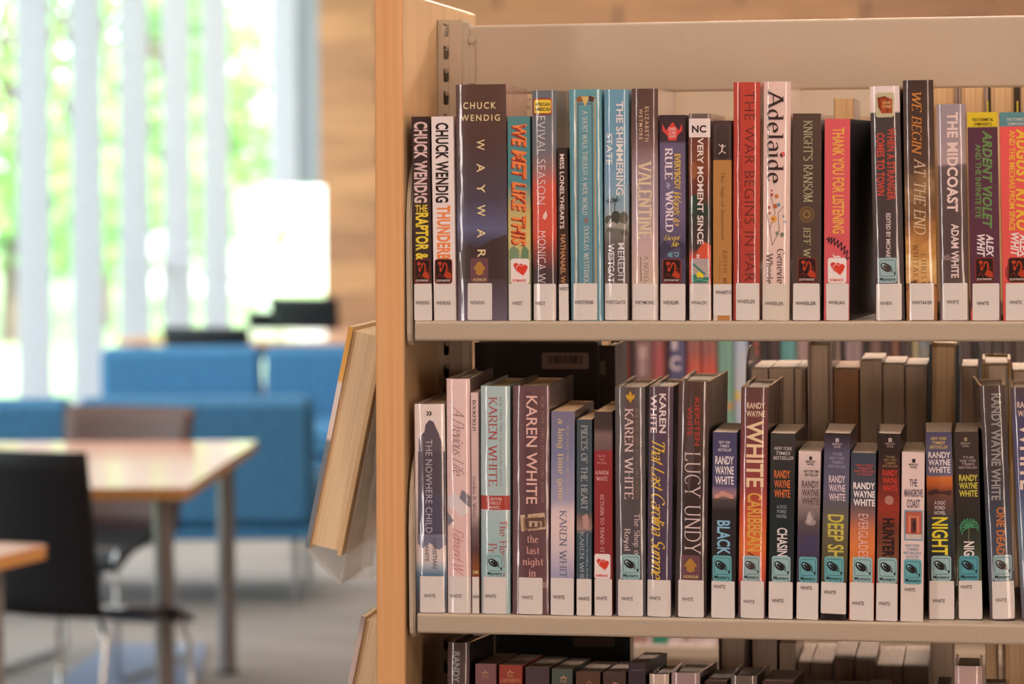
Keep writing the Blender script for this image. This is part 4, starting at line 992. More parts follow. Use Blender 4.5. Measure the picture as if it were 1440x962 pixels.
book('hardcover_book', (720.8, 772.3, 544, 719, 772.8, 865.6), SH2, 'wide plum-brown hardcover with a small photograph and four short words below it', group=G2, hard=True, side=(88, 66, 62), splay=(.001, .001), gloss=.8,
     stops=[(865, (98, 66, 74)), (544, (102, 70, 76))], noise=.1,
     art=[(rect(738, 552, 748, 814), (92, 62, 72)), ([[(731, 726), (766, 722), (768, 745), (733, 749)]], (196, 166, 130)), ([[(735, 730), (757, 727), (757, 745), (736, 747)]], (150, 120, 92)), ([[(738, 731), (766, 728), (767, 742), (740, 745)]], (96, 72, 58)), (rect(744, 734, 762, 742), (190, 164, 132)), (rect(748, 736, 752, 742), (104, 82, 66)), (rect(756, 735, 760, 742), (104, 82, 66))],
     text=[('KAREN WHITE', (740, 558, 755.5, 710), (222, 178, 160), 'reg'), ('NEW YORK TIMES BESTSELLING AUTHOR', (761, 559, 765, 708), (158, 122, 116), 'serifwide'),
           ('the', (741.5, 754, 757.5, 764.5), (208, 156, 142), 'serif', 'h'), ('last', (740, 770, 758.5, 780.5), (208, 156, 142), 'serif', 'h'), ('night', (734.5, 786, 764, 799), (208, 156, 142), 'serif', 'h'), ('in', (743.5, 802, 754, 812), (208, 156, 142), 'serif', 'h'), ('n', (763.8, 820, 768, 827), (208, 156, 142), 'serif', 'h')],
     tag_rect=(728.5, 813.5, 763.5, 865), tag_text=[('WHITE', 733, 750, 841.5)], Y=.004)
book('paperback_book', (775.2, 808.5, 580.5, 773.4, 807.6, 867.4), SH2, 'periwinkle blue paperback with lower-case cream title, pale clouds in its lower half', group=G2, depth=.133, side=(74, 62, 62), pages='tan',
     stops=[(867, (136, 132, 180)), (810, (140, 136, 184)), (780, (190, 174, 186)), (745, (214, 192, 182)), (722, (206, 184, 184)), (705, (140, 136, 176)), (640, (100, 104, 156)), (580, (106, 100, 140))], noise=.04,
     text=[('a long time gone', (782, 591, 793.5, 707), (212, 182, 132), 'serif'), ('NEW YORK TIMES BESTSELLER', (796, 600, 800.3, 697), (176, 150, 134), 'serifital'), ('KAREN WHIT', (786.5, 720, 797.5, 815), (84, 92, 130), 'serif')],
     tag_rect=(773.8, 815, 807.3, 867), tag_text=[('WHITE', 777, 794, 842)], Y=.004)
book('paperback_book', (811, 832.4, 592, 810, 832.6, 868), SH2, 'dark teal paperback with small pale capitals, low between the periwinkle and crimson ones', group=G2, depth=.12, pages='tan',
     stops=[(868, (56, 78, 92)), (752, (54, 76, 90)), (746, (150, 126, 116)), (730, (120, 92, 86)), (722, (62, 80, 90)), (592, (66, 78, 88))], noise=.06,
     art=[([[(819, 728), (826, 724), (829, 736), (827, 748), (820, 744)]], (176, 136, 124))],
     text=[('PIECES OF THE HEART', (817, 600, 826.3, 719), (170, 170, 168), 'serif'), ('KAREN WHI', (815, 750, 821.5, 815), (150, 160, 170), 'serif'), ('National Bestselling Autho', (824, 752, 827.6, 815), (160, 166, 174), 'serif')],
     tag_rect=(810.3, 816, 832.4, 867.7), tag_text=[('WHITE', 813, 829.5, 844)], Y=.004)
book('paperback_book', (835.4, 860.8, 580.5, 835.2, 861.6, 868), SH2, 'crimson paperback with dark artwork at its top and a two-hearts sticker', group=G2, depth=.13, pages='tan',
     stops=[(868, (136, 36, 54)), (655, (138, 36, 52)), (636, (140, 38, 54)), (634, (104, 84, 80)), (612, (120, 98, 92)), (604, (70, 54, 52)), (580, (66, 52, 50))], noise=.012,
     text=[('New York', (841, 641, 852, 644.4), (196, 130, 130), 'reg', 'h'), ('Times', (843, 646, 850, 649.4), (196, 130, 130), 'reg', 'h'), ('bestselling', (840, 651, 853, 654.4), (196, 130, 130), 'reg', 'h'), ('KAREN', (837, 663.5, 856, 669), (214, 172, 166), 'serif', 'h'), ('WHITE', (838, 672, 855, 677.5), (214, 172, 166), 'serif', 'h'), ('RETURN TO TRADD ST', (844, 697, 849.5, 779), (206, 160, 158), 'serif')],
     tag_rect=(835.6, 815.5, 861.3, 867.7), tag_text=[('WHITE', 837.5, 854, 843)], stick=('romance', (835.4, 780.5, 859, 815.3)), Y=.004)
book('hardcover_book', (863, 907.6, 546.5, 866, 907.4, 869), SH2, 'slate-brown hardcover with a golden lily emblem at the top of its spine', group=G2, hard=True, gloss=.85, side=(70, 66, 70), splay=(.001, 0), pages='grey',
     stops=[(869, (72, 72, 82)), (700, (82, 76, 78)), (546, (92, 86, 86))], noise=.06,
     art=[(rect(880, 548, 893, 640), (94, 76, 70)), (ell(886.5, 558, 2.0, 5.6), (206, 156, 52)), (ell(882.6, 560, 2.0, 3.8, -28), (206, 156, 52)), (ell(890.6, 560, 2.0, 3.8, 28), (206, 156, 52)), (rect(882, 562, 891.2, 563.6), (206, 156, 52)), (ell(886.6, 565.4, 1.8, 2.2), (206, 156, 52))],
     text=[('KAREN WHITE', (878, 576, 891, 704), (214, 192, 180), 'serif'), ('NEW YORK TIMES BESTSELLING AUTHOR', (894, 576, 898, 703), (170, 124, 78), 'serifwide'), ('The Shop o', (890, 724, 900, 781), (206, 182, 176), 'serif'), ('Royal', (876, 745, 886.5, 777), (206, 186, 176), 'serif')],
     tag_rect=(869, 817, 903.6, 868.6), tag_text=[('WHITE', 874, 890, 844)], stick=('mystery_clear', (874, 781.5, 900, 816.6)), Y=.004)
book('hardcover_book', (911.7, 947.5, 545, 909.6, 943, 868.6), SH2, 'violet hardcover with its yellow script title running down the spine', group=G2, hard=True, gloss=.85, side=(50, 44, 86), splay=(0, .001), pages='grey',
     stops=[(868, (60, 44, 84)), (700, (70, 52, 92)), (545, (84, 62, 80))], noise=.06,
     text=[('KAREN', (927, 554.5, 937, 610), (222, 198, 192), 'bold'), ('WHITE', (913.5, 556, 923.3, 610), (222, 198, 192), 'bold'), ('That Last Carolina Summe', (915, 621, 935, 816), (226, 182, 62), 'script')],
     tag_rect=(910, 816.6, 942.7, 868.2), tag_text=[('WHITE', 912.5, 929, 842.5)], Y=.004)
book('hardcover_book', (952.3, 999, 537.5, 949.6, 991.5, 869.5), SH2, 'dark brown hardcover with small red capitals above a tall thin white serif title', group=G2, hard=True, gloss=.85, side=(78, 62, 54), splay=(.001, .004), pages='grey',
     stops=[(869, (62, 48, 46)), (700, (60, 46, 44)), (537, (86, 62, 50))], noise=.08,
     art=[([[(972, 540), (977, 640), (968, 700), (964, 640)]], (84, 70, 70))],
     text=[('KIERSTEN', (977, 560.5, 984.5, 628), (166, 54, 44), 'bold'), ('WHITE', (966, 573, 973.5, 614), (166, 54, 44), 'bold'), ('LUCY UNDY', (962.5, 637, 985.5, 781), (208, 192, 180), 'seriflight')],
     tag_rect=(954, 817, 989, 869.2), tag_text=[('WHITE', 959, 975, 844)], stick=('horror', (957.5, 782, 984.5, 816.5)), Y=.004)
MMD = .106
book('paperback_book', (1001.3, 1037.5, 609.8, 1000.2, 1033.2, 871.3), SH2, 'dark blue paperback with a pink-edged house roof and blue lower title word', group=G2, depth=MMD, pages='grey',
     stops=[(871, (44, 40, 44)), (720, (48, 42, 44)), (712, (70, 62, 62)), (706, (66, 58, 66)), (697, (150, 110, 120)), (691, (120, 92, 130)), (685, (62, 56, 112)), (610, (56, 48, 106))], noise=.02,
     art=[([[(1004, 699), (1016, 692), (1032, 698), (1032, 703), (1004, 703)]], (196, 140, 120)), (rect(1004, 703, 1032, 708), (90, 70, 60))],
     text=nyt(1009, 622, 1029, 638, (196, 184, 190), (), 'ital') + rww(1005, 643.5, 1032.5, 686, (226, 208, 202), 'bold') + [('BLACK', (1008, 734, 1027, 782), (104, 166, 206), 'bold')],
     tag_rect=(1000.6, 819, 1033, 871), tag_text=[('WHITE', 1003, 1020, 827)], stick=('mystery', (1002, 783, 1029, 819.3)), Y=.004)
book('hardcover_book', (1041, 1081, 546.8, 1037.6, 1075.6, 871.8), SH2, 'glossy maroon to orange hardcover with a big cream vertical surname', group=G2, hard=True, gloss=.95, side=(74, 52, 50), splay=(.000, .004), pages='grey',
     stops=[(871, (82, 62, 84)), (830, (110, 58, 70)), (815, (200, 74, 60)), (770, (222, 112, 56)), (730, (206, 86, 56)), (690, (150, 58, 62)), (620, (116, 56, 60)), (546, (96, 66, 60))], noise=.03,
     art=[(line([(1052, 779), (1060, 783)], 1.6), (50, 36, 36))],
     text=[('RANDY', (1049.5, 568, 1076.5, 576.5), (218, 192, 156), 'bold', 'h'), ('WAYNE', (1049, 579.5, 1076.5, 588), (218, 192, 156), 'bold', 'h'), ('WHITE', (1049, 593, 1074, 687), (228, 196, 152), 'bold'), ('CARIBBEAN', (1050.5, 695, 1072, 777), (216, 160, 78), 'bold')],
     tag_rect=(1041.3, 819, 1074.3, 871.3), tag_text=[('WHITE', 1045, 1061, 848)], stick=('mystery_pale', (1044.5, 783.3, 1069, 818.8)), Y=.004)
book('paperback_book', (1083.4, 1118.4, 610, 1080, 1115.4, 871.5), SH2, 'black-green paperback with orange author lines, right beside the glossy maroon one', group=G2, depth=MMD, pages='grey', splay=(0, .006),
     stops=[(871, (38, 40, 42)), (740, (34, 44, 46)), (690, (40, 44, 46)), (610, (62, 58, 54))], noise=.08,
     text=nyt(1087, 629, 1116, 649, (186, 176, 168), (), 'ital') + rww(1088.5, 662, 1111.5, 703, (206, 112, 58), 'bold') + nyt(1092, 711, 1107, 731, (130, 140, 140), ('A DOC', 'FORD', 'NOVEL')) + [('CHASIN', (1092.5, 743, 1107.5, 783), (208, 200, 194), 'bold')],
     tag_rect=(1080.3, 818.7, 1115.2, 871), tag_text=[('WHITE', 1085, 1102, 845.5)], stick=('mystery_clear', (1085, 782.7, 1112, 819)), Y=.004)
book('paperback_book', (1123.5, 1154, 635.8, 1118.6, 1151.8, 872.5), SH2, 'short pale paperback fading to purple with dark grey author lines', group=G2, depth=MMD, pages='grey',
     stops=[(872, (74, 60, 70)), (790, (62, 50, 76)), (770, (58, 48, 96)), (752, (70, 58, 84)), (735, (90, 80, 80)), (705, (150, 132, 126)), (660, (196, 176, 166)), (635, (212, 190, 178))], noise=.06,
     art=berk(1140, 643, (60, 50, 70), .8) + [(ell(1140, 735, 8, 5), (150, 134, 130)), (ell(1139, 728, 4, 9, 14), (176, 162, 156)), (ell(1143, 724, 3, 6, -20), (132, 116, 112))],
     text=berkt(1140, 642, (74, 62, 66)) + nyt(1130, 662, 1152, 672, (70, 58, 60), ('NEW YORK TIMES', 'BESTSELLER'), 'ital') + rww(1127.5, 677, 1152, 713, (96, 78, 76), 'bold') + [('TEN THO', (1128, 754, 1145, 783), (52, 42, 104), 'bold')],
     tag_rect=(1119, 820, 1151.6, 872.2), tag_text=[('WHITE', 1125, 1142, 827.8)], stick=('mystery', (1123, 784, 1149.6, 820.2)), Y=.004)
book('paperback_book', (1159.5, 1196, 610.6, 1153, 1190.2, 873.4), SH2, 'indigo paperback with an olive lower half, a dark notch under its label', group=G2, depth=MMD, pages='grey', splay=(.004, .002),
     stops=[(873, (52, 44, 40)), (865, (52, 44, 40)), (790, (90, 82, 60)), (740, (104, 98, 76)), (715, (92, 88, 90)), (690, (84, 80, 116)), (640, (76, 72, 110)), (622, (60, 52, 72)), (610, (50, 40, 42))], noise=.05,
     art=berk(1177.5, 618, (196, 180, 176), .9) + [(rect(1159.5, 864.6, 1185, 873), (34, 28, 26))],
     text=berkt(1177.5, 618, (170, 156, 160)) + nyt(1165, 638, 1189.5, 661, (130, 124, 150), ('THE', 'NEW YORK', 'TIMES', 'BESTSELLER')) + rww(1165.5, 670, 1189, 708, (206, 186, 190), 'bold') + [('DEEP SH', (1163.5, 725, 1187, 786), (196, 182, 76), 'bold')],
     tag_rect=(1153.6, 820, 1190.4, 864.5), tag_text=[('WHITE', 1158, 1176, 834.5)], stick=('mystery', (1159, 784.3, 1187, 820.2)), Y=.004)
book('paperback_book', (1196.3, 1232.6, 638, 1193.4, 1229, 874), SH2, 'short paperback changing from slate blue to flame orange with bold white author lines', group=G2, depth=MMD, pages='grey',
     stops=[(874, (190, 70, 52)), (815, (200, 84, 54)), (770, (216, 122, 66)), (745, (196, 112, 74)), (725, (130, 92, 84)), (705, (70, 72, 90)), (638, (54, 62, 82))], noise=.06,
     art=[([[(1194, 790), (1200, 778), (1204, 800), (1199, 820), (1194, 818)]], (206, 130, 70))],
     text=nyt(1201, 654, 1231, 671, (176, 72, 56), ('NEW YORK', 'TIMES', 'BESTSELLING', 'AUTHOR')) + rww(1199.5, 679.5, 1231, 715, (226, 208, 200), 'heavy') + [('EVERGLADES', (1207, 724, 1221, 785), (218, 186, 172), 'thin')],
     tag_rect=(1194.6, 820, 1228.8, 873.6), tag_text=[('WHITE', 1198, 1215, 849.7)], stick=('mystery_clear', (1199, 784.6, 1227, 820.2)), Y=.004)
book('paperback_book', (1235.6, 1266.5, 610.6, 1231, 1262.8, 874.5), SH2, 'dark red-brown paperback with red author lines and a pale moon', group=G2, depth=MMD, pages='grey', splay=(.006, .003),
     stops=[(874, (110, 64, 44)), (790, (126, 78, 54)), (745, (110, 56, 42)), (715, (150, 52, 38)), (680, (92, 44, 38)), (645, (52, 38, 36)), (610, (48, 38, 36))], noise=.1,
     art=berk(1252, 617, (206, 186, 172), .9) + [(ell(1250.5, 704.5, 6.5, 6.5), (170, 118, 98))],
     text=berkt(1252, 617, (150, 130, 120)) + nyt(1241, 642, 1262.5, 659, (140, 116, 78), ('THE', 'NEW YORK', 'TIMES', 'BESTSELLER')) + rww(1241, 661.5, 1262.5, 694, (196, 44, 40), 'bold') + [("HUNTER'", (1240.5, 730, 1258.5, 786), (38, 28, 26), 'heavy')],
     tag_rect=(1231.4, 821, 1262.6, 874.2), tag_text=[('WHITE', 1235, 1252, 850)], stick=('mystery_clear', (1234, 785, 1262, 820.8)), Y=.004)
book('paperback_book', (1268.2, 1300.4, 637, 1265.4, 1298.6, 875), SH2, 'short white paperback with a small framed picture of a pink doorway', group=G2, depth=MMD, pages='grey',
     stops=[(875, (218, 194, 180)), (637, (214, 190, 178))],
     art=berk(1285, 646, (50, 42, 46), .9) + [(rect(1271, 718, 1298, 761), (96, 140, 170)), (rect(1273, 720, 1296.5, 752), (176, 92, 72)), (rect(1273, 752, 1296.5, 759), (190, 180, 160)), (rect(1277, 726, 1293, 750), (206, 120, 92)), (rect(1281, 729, 1289, 750), (104, 50, 46)), (rect(1284, 733, 1287, 746), (40, 30, 34))],
     text=berkt(1285, 646, (84, 70, 70)) + [('THE', (1279, 674.5, 1290, 685), (90, 78, 110), 'bold', 'h'), ('MANGROVE', (1271.5, 688.5, 1298, 699.5), (90, 78, 110), 'bold', 'h'), ('COAST', (1275, 703, 1294, 715), (90, 78, 110), 'bold', 'h')] + nyt(1270.5, 766, 1296, 787, (104, 136, 168), ('NEW YORK', 'TIMES', 'BESTSELLING', 'AUTHOR')),
     tag_rect=(1266, 822, 1298.4, 874.6), tag_text=[('WHITE', 1271, 1287.5, 830)], tagcol=(226, 220, 216), stick=('mystery', (1270.5, 787, 1296.5, 822.3)), Y=.004)
book('paperback_book', (1301.2, 1339, 607.8, 1305.8, 1343, 872), SH2, 'navy paperback with an orange sunset strip, yellow lower title and bold white author lines', group=G2, depth=MMD, pages='grey', splay=(.006, 0), side=(70, 60, 52),
     stops=[(872, (60, 44, 44)), (830, (50, 42, 46)), (790, (40, 42, 50)), (735, (46, 60, 64)), (697, (110, 70, 56)), (693, (104, 60, 42)), (684, (176, 92, 54)), (672, (206, 112, 52)), (669, (86, 84, 126)), (608, (68, 58, 104))], noise=.015,
     art=[([[(1305, 692), (1316, 688), (1322, 692), (1338, 690), (1338, 697), (1305, 697)]], (70, 46, 44))],
     text=nyt(1307, 615, 1333, 633, (206, 176, 90), (), 'ital') + rww(1305, 636, 1337, 667.5, (226, 206, 200), 'bold') + nyt(1313.5, 705, 1330, 726, (190, 180, 170), ('A DOC', 'FORD', 'NOVEL')) + [('NIGHT', (1310, 728, 1333.5, 781), (224, 204, 60), 'bold')],
     tag_rect=(1306.6, 817.3, 1342.3, 871.3), tag_text=[('WHITE', 1311, 1329, 845.5)], stick=('mystery_clear', (1309.5, 782, 1338, 817.3)), Y=Y2(1324, 872))
book('paperback_book', (1341.6, 1376, 607.8, 1347.5, 1382.5, 872), SH2, 'black paperback with a bright green palm and yellow author lines', group=G2, depth=MMD, pages='grey', splay=(0, .002),
     stops=[(872, (70, 80, 40)), (800, (84, 96, 52)), (770, (60, 66, 44)), (740, (46, 46, 38)), (700, (54, 46, 42)), (608, (66, 54, 48))], noise=.16,
     art=berk(1358, 616, (176, 156, 110), .8) + [(line([(1363, 742), (1361, 785)], 1.6), (104, 108, 66)), (ell(1357, 650, .9, .9), (196, 180, 170))] + [(line([(1363, 742), (1363 + 12 * math.cos(t), 740 + 11 * math.sin(t)), (1363 + 13.5 * math.cos(t), 745 + 12 * math.sin(t))], 1.7), (88, 146, 66)) for t in (2.5, 2.9, 3.3, 3.7, 4.1, 4.5, 4.9, 5.3, 5.7, 6.1, 6.5)],
     text=berkt(1358, 616, (160, 140, 124)) + nyt(1348, 642, 1375, 661, (156, 140, 130), ('THE', 'NEW YORK', 'TIMES', 'BESTSELLER')) + rww(1348.5, 668, 1375, 701, (206, 192, 66), 'bold') + [('NIG', (1355, 762, 1370.5, 782), (222, 208, 200), 'bold')],
     tag_rect=(1347.8, 817, 1382, 871.3), tag_text=[('WHITE', 1350, 1367, 826)], stick=('mystery_deep', (1348.5, 782, 1377, 817)), Y=Y2(1365, 872))
book('hardcover_book', (1378, 1412.5, 544, 1391, 1430, 873.6), SH2, 'leaning dark hardcover with grey author letters above an orange title', group=G2, hard=True, gloss=.9, side=(66, 56, 54), splay=(.008, .0), pages='grey',
     stops=[(873, (90, 78, 84)), (800, (70, 76, 92)), (740, (58, 66, 92)), (680, (60, 56, 66)), (544, (84, 68, 60))], noise=.07,
     text=[('RANDY WAYNE WHITE', (1394, 555, 1407.5, 705), (150, 146, 138), 'bold'), ('ONE DEAD', (1401, 715, 1413.5, 782), (196, 116, 60), 'bold')],
     tag_rect=(1394.5, 819, 1428.3, 872), tag_text=[('WHITE', 1399, 1416, 845.5)], stick=('mystery_pale', (1396, 782, 1424, 818.3)), Y=Y2(1410, 873))
book('hardcover_book', (1421.5, 1462, 546, 1436.5, 1478, 874.5), SH2, 'deep blue hardcover cut off by the right edge of the photo, middle shelf', group=G2, hard=True, gloss=.9, splay=(.002, .0), pages='grey',
     stops=[(874, (96, 84, 96)), (780, (92, 110, 130)), (740, (84, 110, 140)), (690, (60, 62, 120)), (600, (62, 54, 110)), (546, (84, 68, 76))], noise=.08,
     text=[('RANDY', (1430, 566, 1458, 575), (222, 192, 166), 'bold', 'h'), ('WAYNE', (1431, 578.5, 1459, 587), (222, 192, 166), 'bold', 'h'), ('WHITE', (1434, 596, 1458, 690), (228, 200, 176), 'bold')],
     tag_rect=(1444, 819, 1474, 873), tag_text=[('WHITE', 1447, 1462, 845.5)], Y=Y2(1450, 874))
# ------------------------------------------------------------------ bottom row (only the tops show)
G3 = 'books on the lowest shelf in view'
def low(name, u0, u1, vt, label, colr, hard=False, lean=0, **kw):
    VB = 1283
    TL_ = math.radians(5.0); e_ = .0078          # books on the tilted shelf lean back
    fu_ = lambda u: u - e_ * (1396 - u)
    fv_ = lambda v: v + e_ * (v - 246)
    u0, u1, vt = fu_(u0), fu_(u1), fv_(vt)
    for kk in ('art', 'text'):
        if kk in kw:
            kw[kk] = [([[(fu_(a), fv_(b)) for a, b in q] for q in t[0]], t[1]) if kk == 'art' else (t[0], (fu_(t[1][0]), fv_(t[1][1]), fu_(t[1][2]), fv_(t[1][3]))) + tuple(t[2:]) for t in kw[kk]]
    k = (VB - vt)
    sh = kw.pop('sh', 0.006) * k
    st = kw.pop('stops', [(VB, colr), (vt, colr)])
    return book(name, (u0, u1, vt, u0 + sh - lean, u1 + sh - lean, VB), SH3, label, group=G3, hard=hard, stops=st, Y=.004, tilt=TL_, pages=kw.pop('pages', 'shaded'), depth=kw.pop('depth', .155 if hard else .135), **kw)
def orn(u, v): return [(ell(u, v, 1.6, 1.8), (176, 132, 96)), (ell(u - 3.2, v + 1.4, 2, .9, 20), (176, 132, 96)), (ell(u + 3.2, v + 1.4, 2, .9, -20), (176, 132, 96))]
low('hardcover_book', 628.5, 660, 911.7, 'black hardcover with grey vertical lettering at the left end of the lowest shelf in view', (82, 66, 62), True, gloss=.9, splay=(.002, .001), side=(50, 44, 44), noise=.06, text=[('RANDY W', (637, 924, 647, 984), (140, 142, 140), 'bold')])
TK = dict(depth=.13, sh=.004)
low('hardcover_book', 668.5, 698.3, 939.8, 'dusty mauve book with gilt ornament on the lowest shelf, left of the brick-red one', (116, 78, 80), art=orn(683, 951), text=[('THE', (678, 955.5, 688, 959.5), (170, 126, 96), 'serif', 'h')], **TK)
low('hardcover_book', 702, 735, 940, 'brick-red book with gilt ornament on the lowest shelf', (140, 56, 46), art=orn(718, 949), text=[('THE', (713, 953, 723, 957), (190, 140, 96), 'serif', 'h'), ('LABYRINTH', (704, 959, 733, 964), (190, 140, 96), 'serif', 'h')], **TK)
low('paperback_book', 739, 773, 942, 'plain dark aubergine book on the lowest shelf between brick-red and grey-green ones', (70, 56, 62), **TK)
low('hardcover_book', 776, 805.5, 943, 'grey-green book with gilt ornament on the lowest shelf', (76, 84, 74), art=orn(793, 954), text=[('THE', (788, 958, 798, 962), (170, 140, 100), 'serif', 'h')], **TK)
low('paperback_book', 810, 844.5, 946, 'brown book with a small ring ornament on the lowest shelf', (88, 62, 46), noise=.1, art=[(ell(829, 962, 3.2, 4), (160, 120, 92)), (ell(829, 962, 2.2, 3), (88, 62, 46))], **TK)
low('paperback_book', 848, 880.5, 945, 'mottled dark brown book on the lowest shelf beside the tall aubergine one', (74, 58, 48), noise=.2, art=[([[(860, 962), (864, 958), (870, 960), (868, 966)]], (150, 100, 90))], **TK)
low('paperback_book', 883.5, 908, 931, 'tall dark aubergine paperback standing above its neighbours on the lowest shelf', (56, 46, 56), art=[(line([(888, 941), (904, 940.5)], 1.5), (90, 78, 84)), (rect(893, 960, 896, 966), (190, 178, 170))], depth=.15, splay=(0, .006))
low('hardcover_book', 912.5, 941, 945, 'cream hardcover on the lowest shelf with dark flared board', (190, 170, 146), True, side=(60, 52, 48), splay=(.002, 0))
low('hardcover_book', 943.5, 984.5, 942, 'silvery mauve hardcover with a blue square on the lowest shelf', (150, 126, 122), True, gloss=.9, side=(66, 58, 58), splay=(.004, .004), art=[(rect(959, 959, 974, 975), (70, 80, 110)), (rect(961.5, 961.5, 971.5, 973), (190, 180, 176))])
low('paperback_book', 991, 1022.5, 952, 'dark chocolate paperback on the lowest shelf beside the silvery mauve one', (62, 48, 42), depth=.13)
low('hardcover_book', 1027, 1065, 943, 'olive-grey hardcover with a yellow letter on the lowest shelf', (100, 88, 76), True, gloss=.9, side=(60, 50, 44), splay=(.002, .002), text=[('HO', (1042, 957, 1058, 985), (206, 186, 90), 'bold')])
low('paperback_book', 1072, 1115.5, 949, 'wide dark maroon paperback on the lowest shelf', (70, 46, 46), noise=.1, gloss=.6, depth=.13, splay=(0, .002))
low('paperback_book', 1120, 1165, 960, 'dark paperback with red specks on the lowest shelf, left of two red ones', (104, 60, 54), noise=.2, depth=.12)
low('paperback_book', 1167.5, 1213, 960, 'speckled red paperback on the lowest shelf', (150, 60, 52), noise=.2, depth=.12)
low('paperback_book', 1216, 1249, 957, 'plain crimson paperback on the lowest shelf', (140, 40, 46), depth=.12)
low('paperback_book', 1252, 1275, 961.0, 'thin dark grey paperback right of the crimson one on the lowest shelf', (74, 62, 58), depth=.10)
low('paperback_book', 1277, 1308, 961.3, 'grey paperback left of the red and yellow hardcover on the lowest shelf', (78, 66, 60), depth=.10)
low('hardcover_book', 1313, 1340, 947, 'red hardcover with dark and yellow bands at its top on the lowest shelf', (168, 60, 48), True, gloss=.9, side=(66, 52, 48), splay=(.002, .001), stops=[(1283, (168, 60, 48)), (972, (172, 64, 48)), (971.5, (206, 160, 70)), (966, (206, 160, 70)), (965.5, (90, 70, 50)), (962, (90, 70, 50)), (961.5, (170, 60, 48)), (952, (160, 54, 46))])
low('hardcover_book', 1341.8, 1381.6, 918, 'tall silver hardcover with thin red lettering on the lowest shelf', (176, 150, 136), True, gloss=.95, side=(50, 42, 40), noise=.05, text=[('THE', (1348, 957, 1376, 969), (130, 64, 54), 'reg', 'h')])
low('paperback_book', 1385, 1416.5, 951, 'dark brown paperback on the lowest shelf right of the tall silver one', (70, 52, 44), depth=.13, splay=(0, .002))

# ------------------------------------------------------------------ books of the rear side, seen from behind (fore-edges)
def rear(u0, u1, vt, zs, label, group, board=(160, 138, 120), hard=False, pages='grey', depth=None, lean=0.0, Yf=None, gap=.0006, flick=0):
    depth = depth or (.150 if hard else .138)
    Yf = Yf if Yf is not None else YR - .004 - depth
    a, b = P(u0, vt, Yf), P(u1, vt, Yf)
    w = b.x - a.x - gap; zt1 = a.z; h = zt1 - zs
    R = Matrix.Rotation(lean, 3, 'Y') @ Matrix.Rotation(PI, 3, 'Z')
    cx = (a.x + b.x) / 2 - h * math.sin(lean)
    root = thing('hardcover_book' if hard else 'paperback_book', label, 'book', (cx, Yf + depth, zs + .0004 + w / 2 * abs(math.sin(lean))), R.to_euler(), group)
    mb = MB(); fm = flat(board, .4, .3)
    cover_mesh(w, h, depth, .004 if hard else .0004, .0026 if hard else .0005, (0, 0), fm, fm, mb)
    mb.build('cover', root)
    e = .003 if hard else .0002; x = max(.001, w / 2 - (.0030 if hard else .0007)); d1 = depth - (.005 if hard else .0004)
    pg = MB(); pg.box(-x, x, .008 if hard else .002, d1, e if hard else 0, h - e, PAGES[pages]); pg.build('pages', root)
    return root
GA = 'books of the rear side behind the top shelf'
rear(1172, 1201.5, 139, SH1, 'short tan page block seen behind the pink paperback', GA, (150, 130, 110), pages='tan')
rear(1308, 1346.5, 112, SH1, 'fore-edge of a tall grey hardcover behind the grey-lilac one, rear side', GA, (150, 130, 120), True, 'tan')
rear(1347, 1388, 112, SH1, 'fore-edge of a tall hardcover between grey boards, behind the purple paperback', GA, (146, 126, 118), True, 'tan')
rear(1388.5, 1430, 110, SH1, 'fore-edge with yellow-edged black boards, behind the purple and red paperbacks', GA, (60, 52, 40), True, 'tan')
rear(1430.5, 1474, 110, SH1, 'fore-edge with yellow-edged black boards, cut by the right edge of the photo', GA, (64, 52, 40), True, 'tan')
yel = flat((206, 190, 70), .4, .3)
for o in list(bpy.data.objects):
    if o.get('label', '').startswith('fore-edge with yellow-edged'):
        cv = [c for c in o.children if c.name.startswith('cover')][0]
        xs = [v.co.x for v in cv.data.vertices]; mx = max(xs); h = max(v.co.z for v in cv.data.vertices); d = max(v.co.y for v in cv.data.vertices)
        m = MB()
        m.box(mx - .0005, mx + .0012, .01, d + .0006, h * .2, h * .90, yel)
        m.build('jacket_edge', o)
def face_out(u0, u1, vt, zs, Yf, label, colr, group=None, thick=.018, texts=(), side=None, raw=False):
    a, b = P(u0, vt, Yf), P(u1, vt, Yf); w = b.x - a.x; h = a.z - zs
    root = thing('hardcover_book', label, 'book', ((a.x + b.x) / 2, Yf, zs + .0003), (0, 0, 0), group)
    m = flat(colr, .35, .5, raw=raw); mb = MB()
    mb.box(-w / 2, w / 2, 0, .003, 0, h, m, .0006); mb.box(-w / 2, w / 2, thick - .003, thick, 0, h, m, .0006); mb.box(w / 2 - .003, w / 2, .002, thick - .002, 0, h, flat(side, .4, .3) if side else m)
    mb.build('cover', root)
    mb = MB(); mb.box(-w / 2 + .004, w / 2 - .003, .003, thick - .003, .003, h - .003, PAGES['grey']); mb.build('pages', root)
    def pt(u, v, off): p = P(u, v, Yf); return (p.x - root.location.x, -off, p.z - root.location.z)
    return root, pt
YFO = YBK + .02
r_, pt = face_out(700, 928, 118, SH1, YFO + .004, 'cream face-out book standing in for a beige sign, behind the thick dark brown one', (226, 212, 196), GA, raw=True)  # book shape put in where a lettered beige sign stands
m = MB(); m.add([pt(u, v, .0004) for u, v in rect(737, 139.5, 747, 140.6)[0]], [(0, 1, 2, 3)], flat((120, 90, 70)))
for q in text_polys('TAL', (737.5, 148.5, 746, 153), 'reg', 'h'): m.add([pt(u, v, .0004) for u, v in q], [list(range(len(q)))], flat((84, 84, 60)))
m.build('cover_lettering', r_)
GB = 'books of the rear side behind the middle shelf'
r_, pt = face_out(667, 841, 481.5, SH2, YFO, 'black hardcover turned face-out behind the middle shelf, with a barcode label', (40, 34, 34), GB, thick=.03, side=(52, 44, 44))
